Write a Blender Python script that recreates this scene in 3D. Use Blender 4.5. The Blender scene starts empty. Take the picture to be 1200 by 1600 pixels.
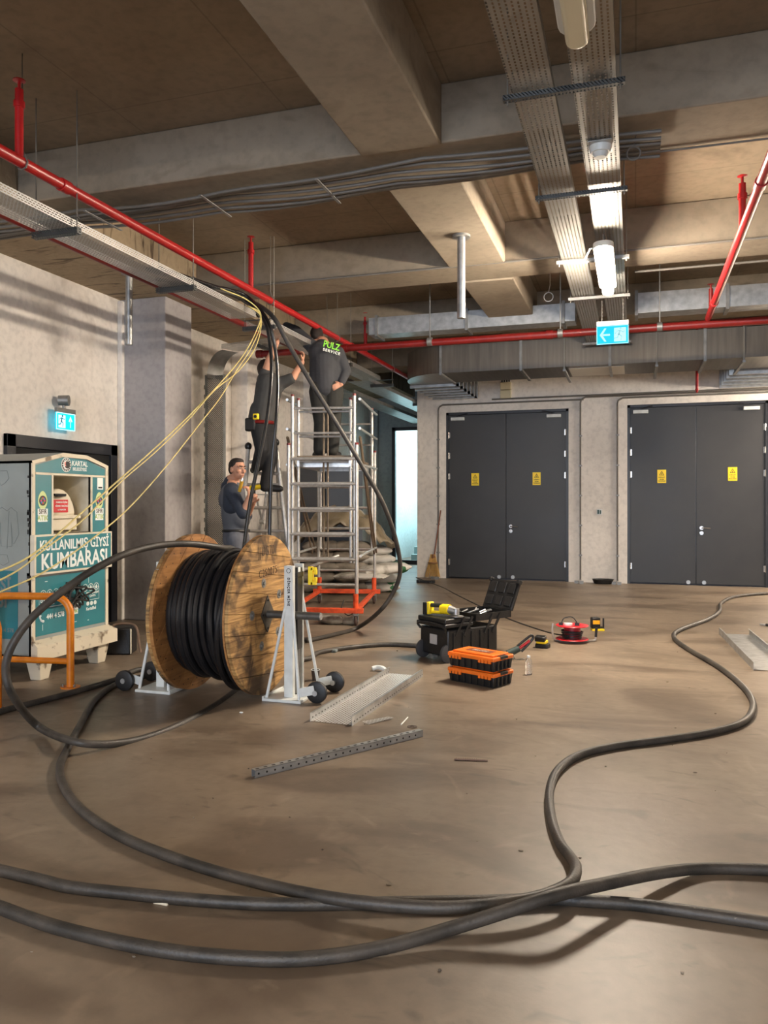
import bpy, bmesh, math, random
from mathutils import Vector, Matrix, Quaternion
random.seed(7)
SC = bpy.context.scene
COL = SC.collection
# ------------------------------------------------------------------ camera
YAW = math.radians(17.74); CA, SA = math.cos(YAW), math.sin(YAW)
CAMH, FPX, HOR = 1.45, 1225.0, 787.0
cd = bpy.data.cameras.new('camera'); cam = bpy.data.objects.new('camera', cd); COL.objects.link(cam)
cam.location = (0, 0, CAMH); cam.rotation_euler = (math.pi/2, 0, YAW)
cd.sensor_fit = 'VERTICAL'; cd.sensor_height = 32.0; cd.lens = 32.0*FPX/1600.0
cd.shift_y = -(800-HOR)/1600.0; cd.clip_start = .05; cd.clip_end = 200
SC.camera = cam
# ------------------------------------------------------------------ world, light, exposure
w = bpy.data.worlds.new('world'); SC.world = w; w.use_nodes = True
w.node_tree.nodes['Background'].inputs[0].default_value = (.55, .62, .78, 1)
w.node_tree.nodes['Background'].inputs[1].default_value = .07
SC.view_settings.view_transform = 'Standard'; SC.view_settings.look = 'None'
SC.view_settings.gamma = 1; SC.view_settings.exposure = 1.5
SC.view_settings.use_curve_mapping = False
LAMP_COL = (1.0, .855, .69); LAMP_E = 215.0
def area(name, loc, rot, sx, sy, power, col):
    l = bpy.data.lights.new(name, 'AREA'); l.shape = 'RECTANGLE'; l.size = sx; l.size_y = sy
    l.energy = power; l.color = col; o = bpy.data.objects.new(name, l); COL.objects.link(o)
    o.location = loc; o.rotation_euler = rot; return o
area('daylight_entrance', (-1.0, -8.6, 2.0), (math.pi/2, 0, 0), 6.0, 3.0, 330, (.70, .82, 1.0))   # vehicle entrance behind the camera
area('stairwell_light', (-5.0, 19.8, 3.9), (0, 0, 0), 1.4, 2.2, 75, (.72, .93, 1.0))
# ------------------------------------------------------------------ pixel <-> place helpers
def ray(px, py):
    u = (px-600)/FPX; v = (HOR-py)/FPX
    return Vector((u*CA-SA, u*SA+CA, v))
O3 = Vector((0, 0, CAMH))
def F(px, py, z=0.0): r = ray(px, py); return O3 + r*((z-CAMH)/r.z)
def PD(px, py, d): return O3 + ray(px, py)*d
def PX(px, py, x): r = ray(px, py); return O3 + r*(x/r.x)
def PY(px, py, y): r = ray(px, py); return O3 + r*(y/r.y)
# ------------------------------------------------------------------ materials
def lin(c):
    return tuple(((v/255)/12.92 if v/255 <= .04045 else ((v/255+.055)/1.055)**2.4) for v in c)
MATS = {}
def nd(nt, t, **k):
    n = nt.nodes.new(t)
    for a, b in k.items():
        if a.startswith('i_'):
            n.inputs[int(a[2:])].default_value = b
        else: setattr(n, a, b)
    return n
def mat(name, rgb, rough=.6, metal=0, var=0, scale=6, bump=0, bscale=40, rgb2=None, spec=.5, stretch=None, coat=0, detail=5, thr=None, rvar=0):
    if name in MATS: return MATS[name]
    m = bpy.data.materials.new(name); m.use_nodes = True; nt = m.node_tree
    b = nt.nodes['Principled BSDF']; c = lin(rgb)
    b.inputs['Base Color'].default_value = (*c, 1); b.inputs['Roughness'].default_value = rough
    b.inputs['Metallic'].default_value = metal; b.inputs['Specular IOR Level'].default_value = spec
    if coat: b.inputs['Coat Weight'].default_value = coat
    tc = nt.nodes.new('ShaderNodeTexCoord'); src = tc.outputs['Object']
    if stretch:
        mp = nt.nodes.new('ShaderNodeMapping'); mp.inputs['Scale'].default_value = stretch
        nt.links.new(src, mp.inputs[0]); src = mp.outputs[0]
    if var or rgb2:
        n = nd(nt, 'ShaderNodeTexNoise'); n.inputs['Scale'].default_value = scale; n.inputs['Detail'].default_value = detail
        nt.links.new(src, n.inputs['Vector'])
        r = nt.nodes.new('ShaderNodeValToRGB')
        c2 = lin(rgb2) if rgb2 else tuple(v*(1-var) for v in c)
        c1 = c if rgb2 else tuple(min(1, v*(1+var)) for v in c)
        r.color_ramp.elements[0].color = (*c2, 1); r.color_ramp.elements[1].color = (*c1, 1)
        lo, hi = thr if thr else (.32, .68)
        r.color_ramp.elements[0].position = lo; r.color_ramp.elements[1].position = hi
        nt.links.new(n.outputs['Fac'], r.inputs[0]); nt.links.new(r.outputs[0], b.inputs['Base Color'])
        if rvar:
            mr = nd(nt, 'ShaderNodeMapRange'); mr.inputs[3].default_value = rough-rvar; mr.inputs[4].default_value = rough+rvar
            nt.links.new(n.outputs['Fac'], mr.inputs[0]); nt.links.new(mr.outputs[0], b.inputs['Roughness'])
    if bump:
        n2 = nd(nt, 'ShaderNodeTexNoise'); n2.inputs['Scale'].default_value = bscale; n2.inputs['Detail'].default_value = 6
        nt.links.new(src, n2.inputs['Vector'])
        bp = nt.nodes.new('ShaderNodeBump'); bp.inputs['Strength'].default_value = bump; bp.inputs['Distance'].default_value = .02
        nt.links.new(n2.outputs['Fac'], bp.inputs['Height']); nt.links.new(bp.outputs[0], b.inputs['Normal'])
    MATS[name] = m; return m
def emis(name, rgb, s, base=None):
    m = bpy.data.materials.new(name); m.use_nodes = True; nt = m.node_tree
    b = nt.nodes['Principled BSDF']; b.inputs['Base Color'].default_value = (*lin(base or rgb), 1)
    b.inputs['Emission Color'].default_value = (*lin(rgb), 1); b.inputs['Emission Strength'].default_value = s
    b.inputs['Roughness'].default_value = .4 if not base else .9; b.inputs['Specular IOR Level'].default_value = .5 if not base else .1
    return m
def concrete(name, a, b_, joints=(0, 0), stain=None, rough=.85, bump=.25, streak=0, spec=.25):
    """concrete with blotches, fine pits and formwork joints in object space"""
    m = bpy.data.materials.new(name); m.use_nodes = True; nt = m.node_tree; L = nt.links
    b = nt.nodes['Principled BSDF']; b.inputs['Roughness'].default_value = rough; b.inputs['Specular IOR Level'].default_value = spec
    tc = nt.nodes.new('ShaderNodeTexCoord').outputs['Object']
    n1 = nd(nt, 'ShaderNodeTexNoise'); n1.inputs['Scale'].default_value = .9; n1.inputs['Detail'].default_value = 8; n1.inputs['Roughness'].default_value = .6
    L.new(tc, n1.inputs['Vector'])
    r = nt.nodes.new('ShaderNodeValToRGB'); r.color_ramp.elements[0].color = (*lin(a), 1); r.color_ramp.elements[1].color = (*lin(b_), 1)
    r.color_ramp.elements[0].position = .33; r.color_ramp.elements[1].position = .66
    L.new(n1.outputs['Fac'], r.inputs[0]); out = r.outputs[0]
    n2 = nd(nt, 'ShaderNodeTexNoise'); n2.inputs['Scale'].default_value = 14; n2.inputs['Detail'].default_value = 8
    L.new(tc, n2.inputs['Vector'])
    r2 = nt.nodes.new('ShaderNodeValToRGB'); r2.color_ramp.elements[0].color = (.72, .72, .72, 1); r2.color_ramp.elements[1].color = (1, 1, 1, 1)
    r2.color_ramp.elements[0].position = .3; r2.color_ramp.elements[1].position = .55
    L.new(n2.outputs['Fac'], r2.inputs[0])
    mx = nt.nodes.new('ShaderNodeMix'); mx.data_type = 'RGBA'; mx.blend_type = 'MULTIPLY'; mx.inputs[0].default_value = .5
    L.new(out, mx.inputs[6]); L.new(r2.outputs[0], mx.inputs[7]); out = mx.outputs[2]
    sep = nt.nodes.new('ShaderNodeSeparateXYZ'); L.new(tc, sep.inputs[0])
    hgt = None
    for k, (ax, per) in enumerate((('X', joints[0]), ('Y', joints[1]))):
        if not per: continue
        d = nd(nt, 'ShaderNodeMath', operation='DIVIDE'); L.new(sep.outputs[ax], d.inputs[0]); d.inputs[1].default_value = per
        f = nd(nt, 'ShaderNodeMath', operation='FRACT'); L.new(d.outputs[0], f.inputs[0])
        lt = nd(nt, 'ShaderNodeMath', operation='LESS_THAN'); L.new(f.outputs[0], lt.inputs[0]); lt.inputs[1].default_value = .012/per
        mj = nt.nodes.new('ShaderNodeMix'); mj.data_type = 'RGBA'; mj.blend_type = 'MIX'
        ml = nd(nt, 'ShaderNodeMath', operation='MULTIPLY'); ml.inputs[1].default_value = .32; L.new(lt.outputs[0], ml.inputs[0])
        L.new(ml.outputs[0], mj.inputs[0]); L.new(out, mj.inputs[6]); mj.inputs[7].default_value = (*[v*.35 for v in lin(a)], 1); out = mj.outputs[2]
    if stain:
        n3 = nd(nt, 'ShaderNodeTexNoise'); n3.inputs['Scale'].default_value = stain[1]; n3.inputs['Detail'].default_value = 10; n3.inputs['Distortion'].default_value = 1.2
        mp = nt.nodes.new('ShaderNodeMapping'); mp.inputs['Scale'].default_value = stain[3]; L.new(tc, mp.inputs[0]); L.new(mp.outputs[0], n3.inputs['Vector'])
        r3 = nt.nodes.new('ShaderNodeValToRGB'); r3.color_ramp.elements[0].position = stain[2]; r3.color_ramp.elements[1].position = stain[2]+.12
        L.new(n3.outputs['Fac'], r3.inputs[0])
        ms = nt.nodes.new('ShaderNodeMix'); ms.data_type = 'RGBA'
        mm = nd(nt, 'ShaderNodeMath', operation='MULTIPLY'); mm.inputs[1].default_value = stain[4]; L.new(r3.outputs[0], mm.inputs[0])
        L.new(mm.outputs[0], ms.inputs[0]); L.new(out, ms.inputs[6]); ms.inputs[7].default_value = (*lin(stain[0]), 1); out = ms.outputs[2]
    if streak:
        n4 = nd(nt, 'ShaderNodeTexNoise'); n4.inputs['Scale'].default_value = 2.3; n4.inputs['Detail'].default_value = 9; n4.inputs['Distortion'].default_value = 2.0
        mp = nt.nodes.new('ShaderNodeMapping'); mp.inputs['Scale'].default_value = (1, 1.9, 1); mp.inputs['Rotation'].default_value = (0, 0, .5); L.new(tc, mp.inputs[0]); L.new(mp.outputs[0], n4.inputs['Vector'])
        r4 = nt.nodes.new('ShaderNodeValToRGB'); r4.color_ramp.elements[0].position = .60; r4.color_ramp.elements[1].position = .72
        L.new(n4.outputs['Fac'], r4.inputs[0])
        mm = nd(nt, 'ShaderNodeMath', operation='MULTIPLY'); mm.inputs[1].default_value = streak; L.new(r4.outputs[0], mm.inputs[0])
        ms = nt.nodes.new('ShaderNodeMix'); ms.data_type = 'RGBA'; L.new(mm.outputs[0], ms.inputs[0]); L.new(out, ms.inputs[6]); ms.inputs[7].default_value = (*[v*.45 for v in lin(a)], 1); out = ms.outputs[2]
        n5 = nd(nt, 'ShaderNodeTexNoise'); n5.inputs['Scale'].default_value = 1.7; n5.inputs['Detail'].default_value = 11; n5.inputs['Distortion'].default_value = 3.0
        L.new(tc, n5.inputs['Vector'])
        r5 = nt.nodes.new('ShaderNodeValToRGB'); r5.color_ramp.elements[0].position = .60; r5.color_ramp.elements[1].position = .80
        L.new(n5.outputs['Fac'], r5.inputs[0])
        mm = nd(nt, 'ShaderNodeMath', operation='MULTIPLY'); mm.inputs[1].default_value = streak; L.new(r5.outputs[0], mm.inputs[0])
        ms = nt.nodes.new('ShaderNodeMix'); ms.data_type = 'RGBA'; L.new(mm.outputs[0], ms.inputs[0]); L.new(out, ms.inputs[6]); ms.inputs[7].default_value = (*[v*1.35 for v in lin(b_)], 1); out = ms.outputs[2]
    L.new(out, b.inputs['Base Color'])
    bp = nt.nodes.new('ShaderNodeBump'); bp.inputs['Strength'].default_value = bump; bp.inputs['Distance'].default_value = .01
    L.new(n2.outputs['Fac'], bp.inputs['Height']); L.new(bp.outputs[0], b.inputs['Normal'])
    MATS[name] = m; return m
def perforated(name, rgb, px=.030, wx=.26, py=.026, wy=.62, stagger=True, rough=.42, metal=.75):
    """galvanised sheet with punched slots: rows run along local y"""
    m = bpy.data.materials.new(name); m.use_nodes = True; nt = m.node_tree; L = nt.links
    b = nt.nodes['Principled BSDF']; b.inputs['Metallic'].default_value = metal; b.inputs['Roughness'].default_value = rough
    tc = nt.nodes.new('ShaderNodeTexCoord').outputs['Object']
    n = nd(nt, 'ShaderNodeTexNoise'); n.inputs['Scale'].default_value = 9; L.new(tc, n.inputs['Vector'])
    r = nt.nodes.new('ShaderNodeValToRGB'); c = lin(rgb); r.color_ramp.elements[0].color = (*[v*.75 for v in c], 1); r.color_ramp.elements[1].color = (*c, 1)
    L.new(n.outputs['Fac'], r.inputs[0]); L.new(r.outputs[0], b.inputs['Base Color'])
    sep = nt.nodes.new('ShaderNodeSeparateXYZ'); L.new(tc, sep.inputs[0])
    ad = nd(nt, 'ShaderNodeMath', operation='ADD'); L.new(sep.outputs['X'], ad.inputs[0]); L.new(sep.outputs['Z'], ad.inputs[1])
    dx = nd(nt, 'ShaderNodeMath', operation='DIVIDE'); L.new(ad.outputs[0], dx.inputs[0]); dx.inputs[1].default_value = px
    fx = nd(nt, 'ShaderNodeMath', operation='FRACT'); L.new(dx.outputs[0], fx.inputs[0])
    lx = nd(nt, 'ShaderNodeMath', operation='LESS_THAN'); L.new(fx.outputs[0], lx.inputs[0]); lx.inputs[1].default_value = wx
    dy = nd(nt, 'ShaderNodeMath', operation='DIVIDE'); L.new(sep.outputs['Y'], dy.inputs[0]); dy.inputs[1].default_value = py
    s = dy.outputs[0]
    if stagger:
        fl = nd(nt, 'ShaderNodeMath', operation='FLOOR'); L.new(dx.outputs[0], fl.inputs[0])
        hf = nd(nt, 'ShaderNodeMath', operation='MULTIPLY'); hf.inputs[1].default_value = .5; L.new(fl.outputs[0], hf.inputs[0])
        a2 = nd(nt, 'ShaderNodeMath', operation='ADD'); L.new(s, a2.inputs[0]); L.new(hf.outputs[0], a2.inputs[1]); s = a2.outputs[0]
    fy = nd(nt, 'ShaderNodeMath', operation='FRACT'); L.new(s, fy.inputs[0])
    ly = nd(nt, 'ShaderNodeMath', operation='LESS_THAN'); L.new(fy.outputs[0], ly.inputs[0]); ly.inputs[1].default_value = wy
    mu = nd(nt, 'ShaderNodeMath', operation='MULTIPLY'); L.new(lx.outputs[0], mu.inputs[0]); L.new(ly.outputs[0], mu.inputs[1])
    al = nd(nt, 'ShaderNodeMath', operation='SUBTRACT'); al.inputs[0].default_value = 1; L.new(mu.outputs[0], al.inputs[1])
    L.new(al.outputs[0], b.inputs['Alpha']); MATS[name] = m; return m
# ------------------------------------------------------------------ mesh builder
def catmull(pts, n=8, closed=False):
    P = [Vector(p) for p in pts]; out = []; N = len(P)
    rng = range(N) if closed else range(N-1)
    for i in rng:
        p0 = P[(i-1) % N] if closed or i > 0 else P[i]*2-P[i+1]
        p1 = P[i]; p2 = P[(i+1) % N]
        p3 = P[(i+2) % N] if closed or i+2 < N else P[i+1]*2-P[i]
        for k in range(n):
            t = k/n
            out.append(.5*((2*p1)+(p2-p0)*t+(2*p0-5*p1+4*p2-p3)*t*t+(3*p1-p0-3*p2+p3)*t**3))
    if not closed: out.append(P[-1])
    return out
class MB:
    def __init__(s): s.v = []; s.f = []; s.m = []; s.mi = 0
    def add(s, vs, fs, M=None):
        o = len(s.v)
        s.v += [tuple((M @ Vector(v)) if M is not None else v) for v in vs]
        s.f += [tuple(i+o for i in f) for f in fs]; s.m += [s.mi]*len(fs); return s
    def box(s, x0, x1, y0, y1, z0, z1, M=None):
        return s.add([(x0,y0,z0),(x1,y0,z0),(x1,y1,z0),(x0,y1,z0),(x0,y0,z1),(x1,y0,z1),(x1,y1,z1),(x0,y1,z1)],
                     [(0,3,2,1),(4,5,6,7),(0,1,5,4),(1,2,6,5),(2,3,7,6),(3,0,4,7)], M)
    def cbox(s, c, d, R=None):
        M = Matrix.Translation(c)
        if R is not None: M = M @ R
        return s.box(-d[0]/2, d[0]/2, -d[1]/2, d[1]/2, -d[2]/2, d[2]/2, M)
    def frustum(s, c, d0, d1, h, M=None):
        x, y, z = c
        return s.add([(x-d0[0]/2,y-d0[1]/2,z),(x+d0[0]/2,y-d0[1]/2,z),(x+d0[0]/2,y+d0[1]/2,z),(x-d0[0]/2,y+d0[1]/2,z),
                      (x-d1[0]/2,y-d1[1]/2,z+h),(x+d1[0]/2,y-d1[1]/2,z+h),(x+d1[0]/2,y+d1[1]/2,z+h),(x-d1[0]/2,y+d1[1]/2,z+h)],
                     [(0,3,2,1),(4,5,6,7),(0,1,5,4),(1,2,6,5),(2,3,7,6),(3,0,4,7)], M)
    def cyl(s, a, b, r, r2=None, n=16, cap=True):
        a = Vector(a); b = Vector(b); r2 = r if r2 is None else r2
        d = (b-a).normalized(); q = d.to_track_quat('Z', 'Y').to_matrix()
        vs = []; 
        for p, rr in ((a, r), (b, r2)):
            for i in range(n):
                t = 2*math.pi*i/n; vs.append(p + q @ Vector((rr*math.cos(t), rr*math.sin(t), 0)))
        fs = [(i, (i+1) % n, n+(i+1) % n, n+i) for i in range(n)]
        if cap: fs += [tuple(reversed(range(n))), tuple(range(n, 2*n))]
        return s.add(vs, fs)
    def tube(s, pts, r, n=8, cap=True, closed=False):
        P = [Vector(p) for p in pts]; N = len(P)
        T = []
        for i in range(N):
            if closed: t = P[(i+1) % N]-P[i-1]
            else: t = P[min(i+1, N-1)]-P[max(i-1, 0)]
            T.append(t.normalized() if t.length > 1e-9 else Vector((0, 0, 1)))
        up = Vector((0, 0, 1)) if abs(T[0].z) < .9 else Vector((1, 0, 0))
        u = (up-T[0]*up.dot(T[0])).normalized(); vs = []
        for i in range(N):
            u = (u-T[i]*u.dot(T[i])).normalized(); w_ = T[i].cross(u)
            rr = r[i] if isinstance(r, (list, tuple)) else r
            for k in range(n):
                t = 2*math.pi*k/n; vs.append(P[i]+u*rr*math.cos(t)+w_*rr*math.sin(t))
        fs = []
        for i in range(N if closed else N-1):
            j = (i+1) % N
            for k in range(n): fs.append((i*n+k, i*n+(k+1) % n, j*n+(k+1) % n, j*n+k))
        if cap and not closed: fs += [tuple(reversed(range(n))), tuple(range((N-1)*n, N*n))]
        return s.add(vs, fs)
    def lathe(s, prof, n=24, M=None):
        vs = []; fs = []; K = len(prof)
        for i in range(n):
            t = 2*math.pi*i/n
            for (r, z) in prof: vs.append((r*math.cos(t), r*math.sin(t), z))
        for i in range(n):
            j = (i+1) % n
            for k in range(K-1): fs.append((i*K+k, j*K+k, j*K+k+1, i*K+k+1))
        return s.add(vs, fs, M)
    def prism(s, poly, h, M=None, z0=0):
        n = len(poly)
        vs = [(x, y, z0) for x, y in poly]+[(x, y, z0+h) for x, y in poly]
        fs = [tuple(reversed(range(n))), tuple(range(n, 2*n))]+[(i, (i+1) % n, n+(i+1) % n, n+i) for i in range(n)]
        return s.add(vs, fs, M)
    def sweep(s, prof, pts, upv=(0, 0, 1)):
        """closed 2-D profile (side, up) swept along a polyline"""
        P = [Vector(p) for p in pts]; n = len(prof); vs = []; fs = []
        for i, p in enumerate(P):
            t = (P[min(i+1, len(P)-1)]-P[max(i-1, 0)]).normalized()
            uv = Vector(upv[i] if isinstance(upv, list) else upv)
            sd = t.cross(uv).normalized(); uu = sd.cross(t).normalized()
            vs += [p+sd*a+uu*b for a, b in prof]
        for i in range(len(P)-1):
            for k in range(n): fs.append((i*n+k, i*n+(k+1) % n, (i+1)*n+(k+1) % n, (i+1)*n+k))
        fs += [tuple(reversed(range(n))), tuple(range((len(P)-1)*n, len(P)*n))]
        return s.add(vs, fs)
    def ball(s, c, r, n=12, m=8, R=None):
        if not isinstance(r, (tuple, list)): r = (r, r, r)
        vs = [(0, 0, -1)]; 
        for j in range(1, m):
            a = -math.pi/2+math.pi*j/m
            for i in range(n):
                t = 2*math.pi*i/n; vs.append((math.cos(a)*math.cos(t), math.cos(a)*math.sin(t), math.sin(a)))
        vs.append((0, 0, 1)); fs = []
        for i in range(n): fs.append((0, 1+(i+1) % n, 1+i))
        for j in range(m-2):
            for i in range(n): fs.append((1+j*n+i, 1+j*n+(i+1) % n, 1+(j+1)*n+(i+1) % n, 1+(j+1)*n+i))
        e = len(vs)-1
        for i in range(n): fs.append((e, 1+(m-2)*n+i, 1+(m-2)*n+(i+1) % n))
        M = Matrix.Translation(c)
        if R is not None: M = M @ R.to_4x4()
        M = M @ Matrix.Diagonal((*r, 1))
        return s.add(vs, fs, M)
    def cap(s, a, b, ra, rb, n=12):
        a = Vector(a); b = Vector(b)
        d = b-a; L = d.length
        if L < 1e-6: return s.ball(a, max(ra, rb))
        q = d.normalized().to_track_quat('Z', 'Y').to_matrix()
        prof = [(ra*math.cos(t), -ra*math.sin(t)) for t in (math.pi/2*.98, 1.1, .65, .3)]+[(ra, 0), (rb, L)]+[(rb*math.cos(t), L+rb*math.sin(t)) for t in (.3, .65, 1.1, math.pi/2*.98)]
        K = len(prof); vs = []
        for i in range(n):
            t = 2*math.pi*i/n
            for r, z in prof: vs.append(a+q @ Vector((r*math.cos(t), r*math.sin(t), z)))
        fs = []
        for i in range(n):
            j = (i+1) % n
            for k in range(K-1): fs.append((i*K+k, j*K+k, j*K+k+1, i*K+k+1))
        fs += [tuple(i*K for i in reversed(range(n))), tuple(i*K+K-1 for i in range(n))]
        return s.add(vs, fs)
    def build(s, name, m, parent=None, world=False, bevel=0, smooth=35, origin=None, seg=2):
        """parent given & world=True: vertices are world coordinates, moved into the parent's frame"""
        vs = [Vector(v) for v in s.v]; loc = Vector((0, 0, 0))
        if parent is not None and world:
            Mi = (Matrix.Translation(parent.location) @ parent.rotation_euler.to_matrix().to_4x4()).inverted()
            pp = parent.parent
            if pp is not None: Mi = Mi @ (Matrix.Translation(pp.location) @ pp.rotation_euler.to_matrix().to_4x4()).inverted()
            vs = [Mi @ v for v in vs]
        if parent is None and origin != 'world':
            if origin is None:
                lo = Vector([min(v[i] for v in vs) for i in range(3)]); hi = Vector([max(v[i] for v in vs) for i in range(3)])
                loc = Vector(((lo.x+hi.x)/2, (lo.y+hi.y)/2, lo.z))
            else: loc = Vector(origin)
            vs = [v-loc for v in vs]
        me = bpy.data.meshes.new(name); me.from_pydata([tuple(v) for v in vs], [], s.f)
        ms = m if isinstance(m, (list, tuple)) else [m]
        for x in ms: me.materials.append(x)
        if len(ms) > 1: me.polygons.foreach_set('material_index', s.m)
        bm = bmesh.new(); bm.from_mesh(me); bmesh.ops.recalc_face_normals(bm, faces=bm.faces); bm.to_mesh(me); bm.free()
        me.polygons.foreach_set('use_smooth', [True]*len(me.polygons))
        if smooth < 180: me.set_sharp_from_angle(angle=math.radians(smooth))
        o = bpy.data.objects.new(name, me); COL.objects.link(o); o.location = loc
        if parent is not None: o.parent = parent
        if bevel:
            bv = o.modifiers.new('bevel', 'BEVEL'); bv.width = bevel; bv.segments = seg; bv.limit_method = 'ANGLE'; bv.angle_limit = math.radians(40)
        return o
def tag(o, label=None, cat=None, group=None, kind=None):
    if label: o['label'] = label
    if cat: o['category'] = cat
    if group: o['group'] = group
    if kind: o['kind'] = kind
    return o
def thing(name, label, cat, loc=(0, 0, 0), rz=0, group=None):
    o = bpy.data.objects.new(name, None); COL.objects.link(o); o.empty_display_size = .1
    o.location = loc; o.rotation_euler = (0, 0, rz); return tag(o, label, cat, group)
def struct(o): o['kind'] = 'structure'; return o
def copy_tree(o, parent=None):
    c = o.copy(); COL.objects.link(c)
    if parent is not None: c.parent = parent
    for ch in [x for x in bpy.data.objects if x.parent == o]: copy_tree(ch, c)
    return c
FACE_X = Matrix(((0, 0, 1), (1, 0, 0), (0, 1, 0)))     # text facing +X
FACE_NY = Matrix(((1, 0, 0), (0, 0, -1), (0, 1, 0)))   # text facing -Y
def text_mesh(body, size, offset=0, ext=.0006, ax='CENTER', xs=1.0, spacing=1.0):
    cu = bpy.data.curves.new('t', 'FONT'); cu.body = body; cu.size = size; cu.extrude = ext; cu.offset = offset
    cu.align_x = ax; cu.align_y = 'CENTER'; cu.space_character = spacing; cu.resolution_u = 3
    o = bpy.data.objects.new('t', cu); COL.objects.link(o)
    bpy.context.view_layer.update()
    me = bpy.data.meshes.new_from_object(o.evaluated_get(bpy.context.evaluated_depsgraph_get()))
    bpy.data.objects.remove(o); 
    vs = [(v.co.x*xs, v.co.y, v.co.z) for v in me.vertices]; fs = [tuple(p.vertices) for p in me.polygons]
    bpy.data.meshes.remove(me); return vs, fs
def add_text(mb, body, size, pos, R, offset=0, **k):
    vs, fs = text_mesh(body, size, offset, **k); return mb.add(vs, fs, Matrix.Translation(pos) @ R.to_4x4())
def remesh(mb, name, m, parent, voxel=.012, smooth_it=4):
    o = mb.build(name, m, parent, world=True, smooth=180)
    r = o.modifiers.new('r', 'REMESH'); r.mode = 'VOXEL'; r.voxel_size = voxel; r.use_smooth_shade = True
    sm = o.modifiers.new('s', 'SMOOTH'); sm.iterations = smooth_it; sm.factor = .5
    bpy.context.view_layer.update()
    me = bpy.data.meshes.new_from_object(o.evaluated_get(bpy.context.evaluated_depsgraph_get()))
    me.name = name; old = o.data; o.modifiers.clear(); o.data = me; bpy.data.meshes.remove(old)
    me.polygons.foreach_set('use_smooth', [True]*len(me.polygons))
    return o
# ------------------------------------------------------------------ palette
m_floor = concrete('floor_concrete', (110, 97, 83), (137, 122, 105), stain=((82, 68, 55), .6, .50, (1, 2.2, 1), .65), rough=.42, bump=.16, spec=.5, streak=.55)
m_ceil = concrete('ceiling_concrete', (122, 108, 90), (142, 127, 108), joints=(1.25, 2.5), stain=((84, 70, 56), .7, .60, (1, 1, 1), .5))
m_beam = concrete('beam_concrete', (130, 119, 104), (150, 138, 121), stain=((112, 98, 82), 1.1, .58, (1, 1, 3), .5))
m_rough = concrete('rough_concrete', (150, 134, 112), (170, 152, 126), stain=((66, 54, 44), 3.0, .56, (.6, 3.5, .5), .8), bump=.6)
m_wall = concrete('wall_plaster', (222, 216, 208), (238, 232, 224), stain=((176, 164, 150), 1.0, .60, (1, 1, .6), .55), rough=.8, bump=.18)
m_col = concrete('column_paint', (160, 156, 156), (172, 168, 168), stain=((134, 128, 126), .8, .62, (1, 1, .4), .5), bump=.12)
m_blue = concrete('grey_paint', (148, 158, 160), (160, 170, 172), bump=.1)
m_stairw = concrete('stairwell_paint', (214, 226, 226), (226, 238, 238), bump=.1)
m_galv = mat('galvanised', (176, 178, 178), .42, .8, var=.18, scale=12)
m_galvd = mat('galvanised_dull', (140, 140, 138), .5, .7, var=.2, scale=7)
m_perf = perforated('perforated_steel', (160, 158, 152), px=.029, wx=.34, py=.030, wy=.60)
m_perf2 = perforated('perforated_tray', (206, 206, 204), px=.016, wx=.42, py=.030, wy=.70)
m_perff = perforated('perforated_loose_tray', (226, 226, 224), px=.020, wx=.5, py=.034, wy=.66, rough=.35, metal=.35)
m_perfg = perforated('perforated_dull', (128, 130, 126), px=.016, wx=.42, py=.030, wy=.70)
m_perfd = perforated('perforated_bracket', (96, 98, 98), px=.02, wx=.4, py=.03, wy=.5, stagger=False)
m_duct = mat('duct_steel', (112, 106, 98), .42, .7, var=.16, scale=3, stretch=(6, .4, .4))
m_alum = mat('aluminium', (196, 194, 190), .4, .75, var=.15, scale=20)
m_red = mat('red_pipe', (164, 26, 28), .35, 0, var=.12, scale=14)
m_dred = mat('dark_red_pipe', (108, 20, 18), .4, 0, var=.15, scale=14)
m_black = mat('black_rubber', (26, 26, 27), .5, var=.2, scale=20)
m_blackp = mat('black_plastic', (24, 24, 25), .4, var=.15, scale=9, bump=.1)
m_cable = mat('dusty_cable', (72, 66, 60), .5, var=.35, scale=7, stretch=(1, 1, 1), rgb2=(38, 36, 33), bump=.15, bscale=90)
m_coil = mat('new_cable', (27, 27, 29), .26, var=.2, scale=8)
m_conduit = mat('grey_conduit', (104, 100, 94), .5, var=.1)
m_yel = mat('yellow_cable', (214, 198, 128), .5, var=.12, scale=20)
m_orangep = mat('orange_paint', (216, 128, 22), .4, var=.15, scale=9, rgb2=(186, 100, 14))
m_scaf = mat('scaffold_orange', (206, 74, 30), .5, var=.25, scale=14)
m_white = mat('white_paint', (206, 210, 208), .4, var=.1, scale=12)
m_cream = mat('cream_paint', (214, 206, 186), .5, rgb2=(190, 180, 156), scale=6, thr=(.2, .5))
m_creamw = mat('worn_cream', (212, 202, 180), .55, rgb2=(120, 104, 84), scale=9, detail=8, thr=(.34, .42))
m_teal = mat('teal_vinyl', (34, 124, 134), .38, rgb2=(28, 106, 118), scale=3)
m_bside = mat('bin_side', (150, 158, 156), .45, rgb2=(132, 138, 134), scale=2)
m_paper = mat('white_print', (226, 232, 230), .5)
m_door = mat('door_grey', (52, 52, 53), .45, rgb2=(42, 42, 43), scale=1.3, detail=9, rvar=.08)
m_frame = mat('door_frame_black', (36, 38, 44), .4)
m_chrome = mat('steel', (190, 188, 184), .25, .9)
m_yellow = mat('sign_yellow', (250, 216, 30), .45)
m_ink = mat('black_ink', (24, 22, 20), .6)
m_dark = mat('dark_recess', (14, 14, 15), .8)
m_stk = mat('ink_grey', (112, 122, 122), .6)
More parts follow.
